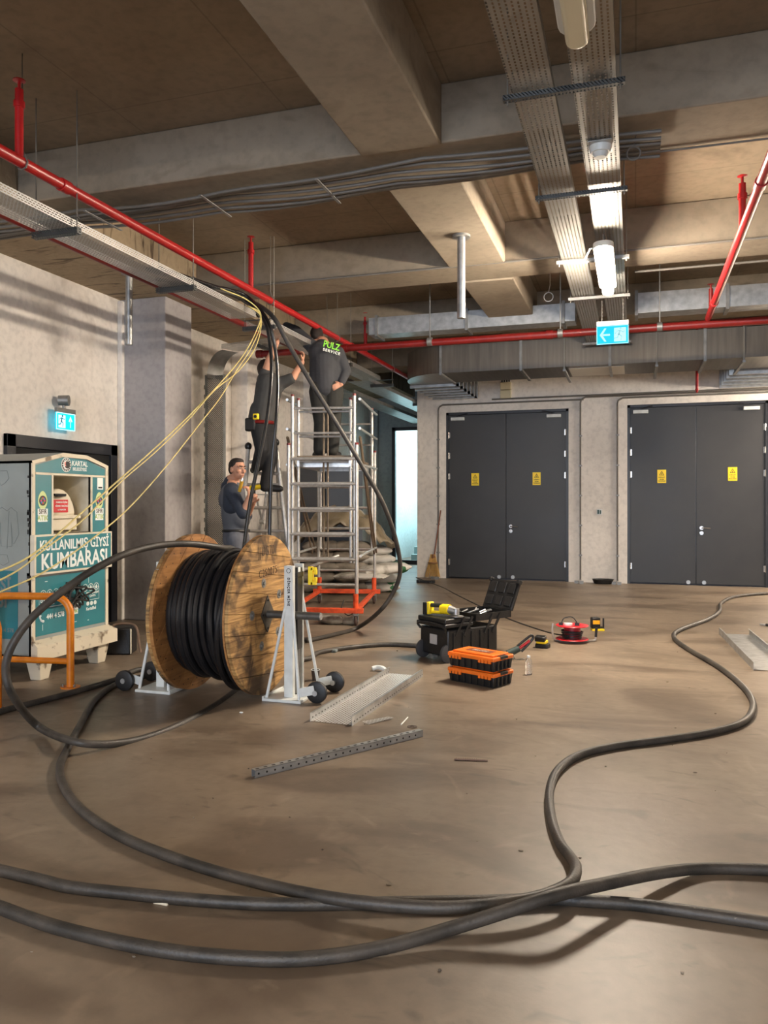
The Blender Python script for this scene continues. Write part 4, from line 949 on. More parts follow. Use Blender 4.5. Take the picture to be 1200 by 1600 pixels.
# ------------------------------------------------------------------ jacks
def jack(loc, rz, label):
    """local: drum lies towards -x; wheels towards +x"""
    t = thing('drum_jack', label, 'cable drum jack', loc, rz, 'pair of cable drum jacks')
    MB().box(-.165, .145, -.19, .24, .0, .022).box(-.165, -.15, -.19, .24, .022, .035).build('base_plate', m_white, t, bevel=.004)
    MB().box(-.025, .045, -.105, -.06, .02, .99).box(-.03, .0, -.06, -.03, .02, .99).build('front_post', m_white, t, bevel=.003)
    MB().box(-.025, .045, .075, .105, .02, .995).build('rear_post', m_white, t, bevel=.003)
    MB().box(-.02, .05, -.03, .06, .36, .97).box(-.01, .055, -.04, .07, .9, .94).build('screw_cover', m_blackp, t, bevel=.004)
    MB().cyl((.015, .02, .03), (.015, .02, .40), .032, n=18).build('cylinder', m_galvd, t)
    MB().box(.048, .052, -.02, .02, .92, .975).build('sticker', m_paper, t)
    for (a, c_) in (((0, -.09, .78), (-.14, -.16, .02)), ((.03, -.085, .78), (.12, -.16, .02)), ((.03, .09, .78), (.13, .20, .02)), ((-.01, .09, .78), (-.13, .2, .02))):
        MB().cyl(a, c_, .0115, n=10).build('stay', m_white, t)
    b = MB(); add_text(b, 'DİNÇER MİNE', .026, (.012, -.1058, .80), FACE_NY @ Matrix.Rotation(-math.pi/2, 3, 'Z'), .0012, spacing=1.3)
    b.tube([(.012+.016*math.cos(a), -.106, .955+.016*math.sin(a)) for a in [2*math.pi*k/16 for k in range(16)]], .002, n=4, closed=True); b.build('lettering', m_ink, t)
    for y in (-.15, .20):
        MB().box(.12, .25, y-.012, y-.004, -.02, .045, Matrix.Translation((0, 0, .03)) @ Matrix.Rotation(math.radians(-14), 4, 'Y')).build('wheel_arm', m_white, t, bevel=.003)
        w_ = MB().lathe([(.02, -.022), (.06, -.022), (.078, -.014), (.08, 0), (.078, .014), (.06, .022), (.02, .022)], 28, Matrix.Translation((.245, y+.025, .08)) @ Matrix.Rotation(math.pi/2, 4, 'X')).build('wheel', m_black, t)
        MB().cyl((.245, y-.02, .08), (.245, y+.055, .08), .02, n=14).build('axle_hub', m_galv, w_) if 0 else MB().cyl((.245, y-.02, .08), (.245, y+.055, .08), .02, n=14).build('axle_hub', m_galv, t)
    return t
jack((-2.445, DY+.03, 0), 0, 'white drum jack standing on the right side of the cable drum')
jack((-3.52, DY+.03, 0), math.pi, 'white drum jack on the far left side of the cable drum, mostly hidden')
t = thing('drum_axle', 'grey steel axle bar through the cable drum, resting on the jacks', 'axle', (-2.95, DY, DZ))
MB().cyl((-.72, 0, 0), (.74, 0, 0), .030, n=20).build('bar', mat('axle_steel', (92, 90, 86), .45, .6, var=.2, scale=12), t)
MB().cyl((.74, 0, 0), (.745, 0, 0), .026, n=20).build('bar_end', m_galv, t)
t = tag(MB().box(-.02, .02, -.012, .012, -.07, .07).box(.0, .045, -.012, .012, .04, .065).box(.0, .045, -.012, .012, -.07, -.045).box(.03, .05, -.012, .012, -.05, -.01).box(.03, .05, -.012, .012, .01, .05).build('yellow_clamp', m_yellow, origin=(0, 0, 0), bevel=.004), 'small yellow hand clamp hooked on the top of the near drum jack', 'clamp'); t.location = (-2.355, DY+.16, .90)
# ================================================================== CABLES
def cable(label, pts, r=.0225, m=None, n=8, seg=8, name='power_cable', cat='cable', group=None):
    return tag(MB().tube(catmull(pts, seg), r, n=max(n, 10)).build(name, m or m_cable, smooth=180), label, cat, group)
R_ = .0225
def FL(lst): return [F(p[0], p[1], p[2] if len(p) > 2 else R_) for p in lst]
A_ = [(1260, 922), (1200, 927), (1150, 932), (1127, 942), (1124, 955), (1105, 968), (1062, 984), (1053, 996), (1075, 1014), (1120, 1040), (1158, 1070), (1176, 1098), (1165, 1125), (1120, 1142), (1050, 1154), (960, 1166), (905, 1180), (872, 1203), (859, 1235), (861, 1275), (874, 1315), (892, 1340, .03), (900, 1358, .06), (888, 1382, .07), (840, 1402, .07), (770, 1413, .07), (690, 1418, .065), (600, 1413, .06), (500, 1400, .05), (400, 1378), (300, 1350), (200, 1312), (132, 1270), (100, 1230), (94, 1197), (108, 1165), (128, 1128, .03), (150, 1092), (190, 1066)]
cable('thick dusty cable looping from the right doors across the floor to the left', FL(A_)+[Vector((-3.75, 5.75, R_)), Vector((-3.3, 6.1, R_))])
cable('thick cable crossing the foreground almost straight, under the others', FL([(-60, 1345), (0, 1360), (60, 1374), (110, 1386), (200, 1396), (330, 1408), (450, 1413), (600, 1411), (780, 1408), (860, 1404), (910, 1407), (1000, 1414), (1100, 1428), (1200, 1443), (1280, 1455)]))
cable('nearest thick cable, sweeping low across the bottom then up over the crossing', FL([(-70, 1390), (0, 1418), (100, 1452), (250, 1484), (400, 1498), (500, 1496), (600, 1480, .03), (700, 1452, .05), (790, 1424, .09), (870, 1398, .12), (950, 1380, .09), (1030, 1364, .05), (1100, 1357), (1200, 1359), (1290, 1366)]))
lp = [Vector((-2.93, 5.55, 1.02)), Vector((-2.95, 5.40, 1.10)), PD(345, 856, 5.78), PD(300, 850, 5.55), PD(250, 852, 5.35), PD(200, 864, 5.1), PD(150, 888, 4.9), PD(100, 922, 4.75), PD(50, 965, 4.62), PD(18, 1010, 4.55), PD(9, 1050, 4.55), PD(22, 1090, 4.6), F(60, 1135, .05), F(110, 1157, .07), F(160, 1163, R_+.01), F(220, 1155), F(280, 1133), F(335, 1103), F(370, 1078), Vector((-2.95, 5.6, R_))]
cable('thick black cable leaving the top of the drum in a big loop to the floor', lp, .0235, m_cable)
cable('dark cable on the floor from the left edge to behind the drum', FL([(-50, 1132), (0, 1112), (60, 1096), (120, 1080), (180, 1062), (225, 1045)])+[Vector((-3.5, 6.2, R_)), Vector((-2.9, 6.6, R_))]+FL([(500, 1019), (560, 1010), (610, 1007), (660, 1009), (700, 1008)]), .0225, m_cable)
tc_ = PX(412, 487, -3.95)
def up(px, py, d): return PD(px, py, d)
st = [PX(345, 452, -4.0)+Vector((0, 0, .12)), PX(380, 466, -4.0)+Vector((0, 0, .10))]
tz = Vector((-3.86, tc_.y+.05, 3.54))
cable('thick cable hanging from the left tray past the scaffold and curling down to the floor', [Vector((-4.02, 5.9, 3.49)), Vector((-3.98, 6.7, 3.56)), Vector((-3.9, 7.4, 3.60)), up(424, 492, 8.0), up(452, 540, 8.0), up(490, 604, 8.0), up(530, 668, 8.0), up(568, 732, 8.05), up(600, 790, 8.15), up(620, 850, 8.3), up(625, 895, 8.4), up(612, 930, 8.45), up(590, 958, 8.5), F(558, 981, .04), F(520, 992, R_), F(480, 1001, R_), Vector((-3.3, 7.6, R_)), Vector((-3.9, 7.4, R_))], .024)
cable('black cable dropping from the left tray in front of the ladder, left of two', [Vector((-4.06, 5.9, 3.5)), Vector((-4.04, 6.8, 3.58)), Vector((-3.95, 7.4, 3.62)), up(412, 500, 7.9), up(422, 540, 7.85), up(424, 590, 7.8), up(416, 660, 7.75), up(402, 730, 7.7), up(390, 790, 7.65), up(382, 850, 7.6), up(372, 930, 7.5), Vector((-3.9, 7.0, R_)), Vector((-3.6, 6.9, R_))], .019, m_coil)
cable('black cable dropping from the left tray in front of the ladder, right of two', [Vector((-3.94, 5.9, 3.5)), Vector((-3.93, 6.8, 3.58)), Vector((-3.9, 7.4, 3.64)), up(416, 498, 7.95), up(430, 545, 7.95), up(434, 600, 7.95), up(431, 660, 7.9), up(424, 740, 7.9), up(421, 840, 7.9), up(418, 930, 7.8), Vector((-3.7, 7.3, R_)), Vector((-3.5, 7.1, R_))], .019, m_coil)
for k in range(4):
    cable('black cable lying bunched on the left overhead tray, %s of four' % ['outermost', 'second', 'third', 'innermost'][k], [Vector((-4.1+.05*k, 6.1+.15*k, 3.47)), Vector((-4.08+.05*k, 6.6+.1*k, 3.56+.01*k)), Vector((-4.0+.03*k, 7.2, 3.62)), Vector((-3.93, 7.55, 3.58)), Vector((-3.92+.01*k, 7.75, 3.50))], .018, m_coil, group='cables bunched on the tray')
yl = [('thin yellow cable from the left tray to the left edge, upper strand', [(345, 451, 7.2), (385, 468, 7.6), (407, 490, 7.7), (400, 518, 7.5), (380, 555, 7.1), (350, 592, 6.6), (300, 645, 6.0), (240, 702, 5.3), (180, 755, 4.8), (120, 808, 4.35), (60, 860, 4.0), (10, 888, 3.8), (-40, 900, 3.6)]),
      ('thin yellow cable from the left tray to the left edge, middle strand', [(390, 479, 7.5), (405, 488, 7.7), (408, 510, 7.6), (398, 545, 7.3), (372, 580, 6.9), (335, 610, 6.4), (295, 655, 5.9), (243, 706, 5.3), (190, 752, 4.85), (130, 812, 4.4), (70, 858, 4.05), (25, 893, 3.8), (-40, 925, 3.6)]),
      ('thin yellow cable from the left tray to the left edge, lowest strand', [(388, 478, 7.5), (406, 492, 7.7), (405, 515, 7.6), (390, 548, 7.35), (370, 578, 7.0), (345, 620, 6.6), (310, 665, 6.1), (260, 728, 5.5), (200, 795, 4.95), (140, 845, 4.5), (70, 893, 4.1), (0, 925, 3.8), (-50, 945, 3.6)])]
for lb, pp in yl: cable(lb, [up(*q) for q in pp], .0045 if 'upper' not in lb else .0052, m_yel, name='yellow_cable', group='yellow pull cables')
# ================================================================== SCAFFOLD
SW, SL = .86, 2.05
srz = math.atan2(.215, .977)
FRp = F(560, 978); e1 = Vector((.977, .215, 0)); e2 = Vector((-.215, .977, 0))
S0 = FRp-e1*SW; S0.z = 0
sc = thing('scaffold_tower', 'aluminium mobile scaffold tower on an orange wheeled base', 'scaffold', S0, srz)
def SP(x, y, z): return S0+e1*x+e2*y+Vector((0, 0, z))
def ladder_frame(x0, x1, y, z0, z1, rungs, r=.022, rr=.017, name='ladder_frame'):
    fr = MB().cyl((x0, y, z0), (x0, y, z1), r, n=12).cyl((x1, y, z0), (x1, y, z1), r, n=12).build(name, m_alum, sc)
    for z in rungs: MB().cyl((x0, y, z), (x1, y, z), rr, n=10).build('rung', m_alum, fr)
    for x in (x0, x1): MB().cyl((x, y, z1), (x, y, z1+.025), r*1.1, n=12).build('end_cap', m_dred, fr)
low = [.486+.3*k for k in range(6)]
ladder_frame(.02, SW-.02, 0, .2, 2.15, low); ladder_frame(.02, SW-.02, SL, .2, 2.19, low)
upr = [2.596-.3*k for k in range(7)]
ladder_frame(.055, SW-.055, .055, .74, 2.74, upr, .02, .015); ladder_frame(.055, SW-.055, SL-.055, .8, 2.80, upr, .02, .015)
ladder_frame(.115, SW-.11, .12, .74, 2.70, [z-.035 for z in upr[:7]], .018, .014)
for y in (0, SL): MB().box(-.06, SW+.06, y-.03, y+.03, .15, .21).build('base_beam', m_scaf, sc, bevel=.004)
for x in (.03, SW-.03):
    MB().box(x-.025, x+.025, 0, SL, .155, .20).build('side_beam', m_scaf, sc, bevel=.004)
    for y in (0, SL):
        MB().cyl((x, y, .15), (x, y, .38), .032, n=14).build('socket', m_scaf, sc)
        MB().box(x-.03, x+.03, y-.025, y+.025, .12, .15).box(x-.03, x-.024, y-.02, y+.05, .05, .13).box(x+.024, x+.03, y-.02, y+.05, .05, .13).build('caster_fork', m_galvd, sc)
        MB().lathe([(.02, -.018), (.05, -.018), (.062, -.01), (.062, .01), (.05, .018), (.02, .018)], 22, Matrix.Translation((x, y+.02, .062)) @ Matrix.Rotation(math.pi/2, 4, 'Y')).build('wheel', mat('brown_rubber', (66, 48, 42), .6), sc)
m_brace = mat('brown_steel', (120, 106, 90), .5, .5, var=.2, scale=12)
for x in (SW+.01, -.01):
    for dy in (0, .28): MB().cyl((x, .05+dy*.15, 2.25), (x, SL-.35+dy, .75), .014, n=8).build('brace', m_brace, sc)
    for z in (2.70, 2.35, 1.92): MB().cyl((x, .05, z), (x, SL-.05, z+.03), .017, n=10).build('guard_rail', m_alum, sc)
    MB().cyl((x, .1, .82), (x, SL-.1, .82), .017, n=10).build('guard_rail', m_alum, sc)
MB().cyl((.1, .3, .62), (.55, .5, .80), .022, n=10).build('brace', m_alum, sc)
MB().box(.10, SW-.10, .10, SL-.10, 1.99, 2.03).build('platform', mat('platform_ply', (110, 96, 80), .7), sc)
MB().box(.10, .13, .1, SL-.1, 1.90, 2.0).box(SW-.13, SW-.10, .1, SL-.1, 1.90, 2.0).box(.1, SW-.1, .3, .34, 1.9, 1.98).box(.1, SW-.1, 1.5, 1.54, 1.9, 1.98).build('platform_frame', m_alum, sc)
for x in (.42, .47): MB().cyl((x, .14, .78), (x, .14, 2.62), .012, n=8).build('pull_rod', m_brace, sc)
MB().tube(catmull([(SW-.18, .05, .30), (SW-.2, .0, .2), (SW-.13, .02, .12), (SW-.05, .0, .16)], 5), .006, n=6).build('lock_cord', m_black, sc)
# ================================================================== STEP LADDER
def LP(px, py, d): return PD(px, py, d)
lt = thing('step_ladder', 'aluminium folding step ladder that a worker is standing on', 'ladder', (LP(418, 870, 9.6).x, LP(418, 870, 9.6).y, 0))
a0, a1 = LP(388, 700, 9.62), LP(431, 694, 9.62); b0, b1 = LP(366, 968, 9.3), LP(464, 968, 9.3); b0.z = 0; b1.z = 0
def tpt(A, B, z): return A+(B-A)*((z-A.z)/(B.z-A.z))
for A, B in ((a0, b0), (a1, b1)): MB().cyl(A, B, .027, n=10).build('stile', m_alum, lt, world=True)
for z in [.28*k for k in range(1, 8)]:
    p, q = tpt(a0, b0, z), tpt(a1, b1, z)
    MB().cyl(p, q, .020, n=8).build('rung', m_alum, lt, world=True)
    c_ = (p+q)/2; 
c0, c1 = LP(405, 965, 10.5), LP(440, 965, 10.5); c0.z = c1.z = 0
for A, B in ((LP(427, 696, 9.66), c0), (LP(432, 696, 9.66), c1)): MB().cyl(A, B, .018, n=10).build('rear_leg', m_alum, lt, world=True)
mid = LP(410, 815, 9.55); MB().cyl(LP(427, 700, 9.5), mid, .018, n=10).cyl(LP(399, 772, 9.6), mid, .014, n=8).cyl(mid-Vector((.03, 0, 0)), mid+Vector((.03, 0, 0)), .03, n=14).cyl(mid, LP(404, 862, 9.6), .018, n=8).build('folding_stay', m_alum, lt, world=True)
for A in (a0, a1): MB().ball(A+Vector((0, 0, .02)), (.045, .04, .05)).build('top_hinge', m_blackp, lt, world=True)
MB().cyl(LP(396, 740, 9.55), LP(436, 740, 9.55), .02, n=8).build('rung', m_alum, lt, world=True)
MB().box(-.14, .14, -.05, .05, -.012, .0, Matrix.Translation(LP(414, 772, 9.5))).build('tread', m_alum, lt, world=True)
# ================================================================== PEOPLE
m_skin = mat('skin', (184, 134, 108), .55, var=.06, scale=8)
m_hair = mat('dark_hair', (38, 28, 22), .7, bump=.3, bscale=120)
m_shirt1 = mat('navy_shirt', (44, 50, 62), .85, var=.15, scale=6, bump=.25, bscale=10)
m_vest1 = mat('grey_vest', (84, 86, 92), .85, var=.12, scale=6, bump=.25, bscale=10)
m_jeans = mat('grey_jeans', (82, 84, 92), .85, var=.2, scale=9, bump=.3, bscale=12)
m_shirt2 = mat('charcoal_shirt', (62, 62, 61), .85, var=.1, scale=6, bump=.3, bscale=10)
m_shirt3 = mat('dark_grey_sweater', (56, 57, 61), .85, var=.1, scale=6, bump=.35, bscale=9)
m_trs = mat('black_trousers', (25, 25, 27), .85, var=.2, scale=9, bump=.3, bscale=12)
m_trs3 = mat('dark_olive_trousers', (38, 38, 35), .85, var=.2, scale=9, bump=.3, bscale=12)
m_boot = mat('black_boot', (24, 22, 22), .55)
def frame(f, u=(0, 0, 1)):
    f = Vector(f).normalized(); u = Vector(u); r = f.cross(u).normalized(); u = r.cross(f).normalized()
    return Matrix((r, f, u)).transposed()
def hand(mb, w_, d, nrm, side=1, curl=.6, s=1.0):
    """palm, four separate curled fingers and a thumb from the side of the palm"""
    d = Vector(d).normalized(); nrm = Vector(nrm); nrm = (nrm-d*nrm.dot(d)).normalized(); sd = d.cross(nrm)*side
    c = w_+d*.045*s
    for k in (-1.5, -.5, .5, 1.5): mb.cap(w_+d*.01*s+sd*k*.012*s, w_+d*.085*s+sd*k*.019*s, .014*s, .0115*s, 8)
    for k, L in zip((-1.5, -.5, .5, 1.5), (.068, .080, .076, .058)):
        p = w_+d*.088*s+sd*k*.020*s; dd = d.copy(); nn = nrm.copy(); l = L*s/3
        for j in range(3):
            a = curl*(.7 if j == 0 else 1.0)
            dd = (dd*math.cos(a)+nrm*math.sin(a)).normalized() if j == 0 else (Quaternion(d.cross(nrm).normalized(), a) @ dd)
            q = p+dd*l; mb.cap(p, q, (.0098-.0008*j)*s, (.0092-.0008*j)*s, 8); p = q
    p = w_+d*.025*s-sd*.030*s; q = p+(d*.6-sd*.7+nrm*.35).normalized()*.036*s; mb.cap(p, q, .0125*s, .011*s, 8)
    e = q+(d*.85-sd*.1+nrm*.5).normalized()*.030*s; mb.cap(q, e, .0105*s, .009*s, 8)
def head(mb, H, c, s=1.0):
    T = lambda x, y, z: c+H @ Vector((x*s, y*s, z*s))
    mb.ball(T(0, -.012, .025), (.076*s, .096*s, .094*s), 20, 14, H)
    mb.ball(T(0, .022, -.035), (.060*s, .066*s, .078*s), 18, 12, H)
    mb.cap(T(0, .050, -.085), T(0, .058, -.080), .026*s, .024*s, 12)
    mb.cap(T(0, .082, .012), T(0, .104, -.030), .0095*s, .0155*s, 10)
    for q in (-1, 1):
        mb.ball(T(.012*q, .092, -.034), (.010*s, .010*s, .008*s), 8, 6, H)
        mb.ball(T(.040*q, .062, -.020), (.026*s, .022*s, .022*s), 12, 8, H)
        mb.cap(T(.014*q, .082, .028), T(.048*q, .070, .028), .0095*s, .0085*s, 8)
        mb.ball(T(.074*q, -.012, -.012), (.010*s, .021*s, .032*s), 12, 8, H)
    mb.cap(T(-.020, .084, -.060), T(.020, .084, -.060), .0075*s, .0075*s, 8); mb.cap(T(-.016, .082, -.071), T(.016, .082, -.071), .009*s, .009*s, 8)
def face_bits(par, H, c, s=1.0, beard=None):
    T = lambda x, y, z: c+H @ Vector((x*s, y*s, z*s))
    for q in (-1, 1):
        e = MB().ball(T(.030*q, .0800, .008), (.012*s, .008*s, .0075*s), 12, 8, H).build('eye', mat('eye_white', (210, 200, 190), .3), par, world=True)
        MB().ball(T(.030*q, .0880, .008), (.0056*s, .003*s, .0060*s), 10, 6, H).build('iris', m_ink, e, world=True) if 0 else MB().ball(T(.030*q, .0880, .008), (.0056*s, .003*s, .0060*s), 10, 6, H).build('iris', m_ink, par, world=True)
        MB().cap(T(.014*q, .096, .030), T(.046*q, .083, .033), .0055*s, .0042*s, 8).build('eyebrow', m_hair, par, world=True)
    MB().cap(T(-.018, .0905, -.0655), T(.018, .0905, -.0655), .0028*s, .0028*s, 6).build('mouth', mat('lips', (126, 70, 62), .5), par, world=True)
def hair(par, H, c, s=1.0, m=None, low=.0):
    T = lambda x, y, z: c+H @ Vector((x*s, y*s, z*s))
    b = MB(); b.ball(T(0, -.020, .036), (.079*s, .094*s, .087*s), 20, 14, H)
    b.ball(T(0, -.042, .0+low), (.075*s, .068*s, .078*s), 18, 12, H); b.ball(T(0, .022, .088), (.058*s, .05*s, .030*s), 14, 10, H)
    return remesh(b, 'hair', m or m_hair, par, .006, 4)
# ---- worker standing between the drum and the ladder
D1 = 8.7
J = lambda px, py, d=D1: PD(px, py, d)
rt = Vector((CA, SA, 0)); fw = Vector((-SA, CA, 0)); upz = Vector((0, 0, 1))
base = J(368, 800); 
pa = thing('person', 'person in dark blue shirt and grey jeans standing behind the drum, hand at mouth', 'person', (base.x, base.y, 0))
fd = (rt*.78-fw*.62-upz*.03); H1 = frame(fd, upz); hc = J(371, 733, 8.66)
neck0 = J(363, 752, 8.72); ch = J(364, 784); wa = J(367, 818); pe = J(369, 838)
shN, shF = J(362, 768, 8.52), J(368, 766, 8.90)
elN, wrN = J(380, 802, 8.42), J(389, 777, 8.40)
elF, wrF = J(386, 806, 8.95), J(396, 785, 8.75)
hN, hF = J(367, 842, 8.60), J(369, 842, 8.80)
kN, kF = J(372, 912, 8.58), J(374, 910, 8.84); aN, aF = J(369, 980, 8.58), J(377, 978, 8.88); aN.z = aF.z = .09
b = MB(); head(b, H1, hc, 1.02); b.cap(neck0, hc-upz*.05-Vector(fd).normalized()*.02, .060, .056, 14)
for A, B_, r0, r1 in ((neck0, ch, .08, .10), (ch, pe, .10, .11), (neck0, shN, .06, .055), (neck0, shF, .06, .055), (shN, elN, .050, .042), (elN, wrN, .045, .029), (shF, elF, .05, .042), (elF, wrF, .043, .029), (pe, hN, .10, .09), (pe, hF, .10, .09), (hN, kN, .08, .055), (hF, kF, .08, .055), (kN, aN, .055, .04), (kF, aF, .055, .04)): b.cap(A, B_, r0, r1, 14)
hand(b, wrN, (J(388, 762, 8.38)-wrN), -rt, 1, .75); hand(b, wrF, (J(398, 770, 8.7)-wrF), -fw, -1, .9)
body = remesh(b, 'body', m_skin, pa, .0075, 2)
hair(pa, H1, hc, 1.02); face_bits(pa, H1, hc, 1.02)
b = MB(); b.cap(J(364, 770), J(365, 800), .135, .140, 18); b.cap(J(365, 800), J(368, 826), .140, .135, 18); b.cap(J(363, 766, 8.60), J(367, 764, 8.84), .075, .075, 14); b.ball(J(361, 780), (.14, .15, .16)); b.cap(J(366, 800), J(376, 812, 8.65), .13, .11, 14)
remesh(b, 'vest', m_vest1, pa, .011, 5)
b = MB(); b.cap(shN, elN, .078, .064, 16); b.cap(shF, elF, .075, .062, 16); b.cap(J(362, 766, 8.56), J(362, 790, 8.60), .09, .10, 16); b.cap(J(362, 754, 8.73), J(362, 768, 8.72), .090, .125, 16); b.cap(J(358, 762, 8.72), J(360, 772, 8.72), .095, .11, 14); b.cap(elN-(elN-shN)*.25, elN, .068, .066, 14)
remesh(b, 'shirt', m_shirt1, pa, .010, 4)
b = MB(); b.cap(J(368, 830), J(369, 842), .138, .15, 18)
for h_, k_, a_ in ((hN, kN, aN), (hF, kF, aF)): b.cap(h_, k_, .105, .078, 16); b.cap(k_, a_, .078, .066, 14)
remesh(b, 'trousers', m_jeans, pa, .012, 5)
MB().tube([J(369, 829)+(rt*math.cos(a)*.140+fw*math.sin(a)*.148) for a in [2*math.pi*k/24 for k in range(24)]], .016, n=8, closed=True).build('belt', m_boot, pa, world=True)
for a_ in (aN, aF):
    q = a_.copy(); b = MB(); b.cap(q+Vector((0, 0, .02)), q+Vector((0, 0, -.03)), .055, .055, 12); b.cap(q+Vector((0, 0, -.045)), q+rt*.17-fw*.05+Vector((0, 0, -.055)), .045, .04, 12); remesh(b, 'boot', m_boot, pa, .010, 2)
t = thing('hand_tool', 'small yellow-handled tool held at the mouth of the standing worker', 'tool', J(378, 752, 8.35))
MB().cyl((0, 0, 0), tuple((J(374, 768, 8.38)-J(378, 752, 8.35))), .018, n=10).build('handle', mat('mustard', (190, 148, 40), .5), t)
MB().cyl((0, 0, 0), (.01, 0, .035), .009, .006, n=8).build('tip', m_chrome, t)
# ---- worker on the ladder
D2 = 9.5
K = lambda px, py, d=D2: PD(px, py, d)
pb = thing('person', 'person in charcoal shirt and black trousers on the step ladder, arms raised to the tray', 'person', K(415, 772))
hc = K(414, 577, 9.62); H2 = frame(rt*.25+fw*.6+upz*.75, upz-fw*.8)
ns, ch, wa, pe = K(420, 592), K(418, 612), K(410, 645), K(410, 664)
sL, sR = K(411, 594, 9.5), K(437, 600, 9.5)
eL, wL = K(421, 562, 9.45), K(433, 534, 9.5); eR, wR = K(458, 590, 9.45), K(472, 566, 9.55)
hL, hR = K(405, 668, 9.45), K(417, 668, 9.55)
kL, kR = K(409, 702, 9.35), K(424, 712, 9.45); fL, fR = K(401, 730, 9.5), K(414, 760, 9.5)
b = MB(); head(b, H2, hc, 1.0); b.cap(ns, hc, .062, .055, 14)
for A, B_, r0, r1 in ((ns, ch, .08, .11), (ch, pe, .11, .11), (ns, sL, .06, .055), (ns, sR, .06, .055), (sL, eL, .056, .045), (eL, wL, .048, .031), (sR, eR, .056, .045), (eR, wR, .048, .031), (pe, hL, .1, .09), (pe, hR, .1, .09), (hL, kL, .08, .055), (hR, kR, .08, .055), (kL, fL, .05, .04), (kR, fR, .05, .04)): b.cap(A, B_, r0, r1, 14)
hand(b, wL, K(438, 522, 9.5)-wL, rt, 1, .6); hand(b, wR, K(476, 552, 9.55)-wR, -rt, -1, .7)
remesh(b, 'body', m_skin, pb, .008, 2); hair(pb, H2, hc, 1.03)
b = MB(); b.cap(K(421, 602), K(414, 640), .165, .15, 18); b.cap(K(414, 640), K(410, 660), .15, .145, 18); b.cap(K(412, 600), K(434, 604), .085, .085, 14)
b.cap(sL, sL+(eL-sL)*.35, .08, .07, 14); b.cap(sR, eR-(eR-sR)*.15, .082, .066, 14); b.cap(K(406, 640), K(402, 652), .12, .11, 14)
remesh(b, 'shirt', m_shirt2, pb, .011, 5)
b = MB(); b.cap(K(409, 662), K(411, 676), .15, .14, 18)
for h_, k_, a_ in ((hL, kL, fL), (hR, kR, fR)): b.cap(h_, k_, .11, .082, 16); b.cap(k_, a_, .082, .068, 14)
remesh(b, 'trousers', m_trs, pb, .011, 5)
for a_, dx in ((fL, -.6), (fR, 1)):
    b = MB(); b.cap(a_+Vector((0, 0, .05)), a_, .06, .055, 12); b.cap(a_-Vector((0, 0, .015)), a_+(rt*dx*.1+fw*.12 if dx < 0 else rt*.18+fw*.02)-Vector((0, 0, .03)), .048, .042, 12); remesh(b, 'boot', m_boot, pb, .010, 2)
MB().tube([K(409, 661)+(rt*math.cos(a)*.155+fw*math.sin(a)*.15) for a in [2*math.pi*k/24 for k in range(24)]], .022, n=8, closed=True).build('tool_belt', m_dred, pb, world=True)
b = MB(); b.box(-.07, .07, -.05, .05, -.13, .03, Matrix.Translation(K(393, 657, 9.4))).build('tool_pouch', m_boot, pb, world=True, bevel=.02)
t = thing('tape_measure', 'yellow tape measure clipped to the belt of the worker on the ladder', 'tape measure', K(400, 651, 9.28))
MB().box(-.035, .035, -.02, .02, -.035, .035).build('case', m_yellow, t, bevel=.01); MB().cyl((0, -.024, 0), (0, -.02, 0), .02, n=16).build('badge', m_ink, t)
t = thing('cordless_drill', 'yellow and black cordless drill lying on the ladder step beside the boot', 'drill', K(402, 764, 9.5))
MB().cyl((-.09, 0, .01), (.06, 0, .03), .032, n=14).build('body', m_yellow, t); MB().cyl((.06, 0, .03), (.13, 0, .035), .018, .01, n=10).build('chuck', m_blackp, t); MB().box(-.08, -.03, -.02, .02, -.06, 0).build('handle', m_blackp, t, bevel=.008)
# ---- worker on the scaffold
D3 = 9.85
K = lambda px, py, d=D3: PD(px, py, d)
zpl = 2.03
pc = thing('person', 'person in dark sweater standing on the scaffold platform, back turned, reaching over the tray', 'person', K(508, 708))
hc = K(494, 526, 10.02); H3 = frame(fw*.9-rt*.25-upz*.45, upz+fw*.45)
ns, ch, wa, pe = K(503, 536, 9.95), K(508, 560), K(508, 588), K(510, 606)
sL, sR = K(484, 538, 9.9), K(528, 551, 9.85); eL, wL = K(462, 517, 10.0), K(446, 508, 10.1); eR, wR = K(541, 580, 9.85), K(533, 600, 9.75)
hL, hR = K(498, 612), K(522, 612); kL, kR = K(502, 660, 9.8), K(521, 660, 9.8); fL, fR = K(500, 703), K(519, 703)
for f_ in (fL, fR): f_.z = zpl+.10
b = MB(); head(b, H3, hc, 1.0); b.cap(ns, hc, .062, .055, 14)
for A, B_, r0, r1 in ((ns, ch, .09, .12), (ch, pe, .12, .12), (ns, sL, .06, .055), (ns, sR, .06, .055), (sL, eL, .056, .045), (eL, wL, .048, .031), (sR, eR, .056, .045), (eR, wR, .048, .031), (pe, hL, .1, .09), (pe, hR, .1, .09), (hL, kL, .08, .055), (hR, kR, .08, .055), (kL, fL, .05, .04), (kR, fR, .05, .04)): b.cap(A, B_, r0, r1, 14)
hand(b, wL, K(436, 508, 10.15)-wL, -upz, 1, .5); hand(b, wR, K(524, 604, 9.72)-wR, fw, 1, .5)
remesh(b, 'body', m_skin, pc, .008, 2); hair(pc, H3, hc, 1.05)
b = MB(); b.cap(K(500, 552), K(520, 556), .15, .14, 18); b.cap(K(508, 560), K(508, 590), .175, .165, 20); b.cap(K(508, 590), K(509, 604), .165, .165, 20); b.cap(K(488, 542, 9.9), K(526, 553), .09, .085, 16); b.cap(ns, K(503, 546), .075, .12, 14)
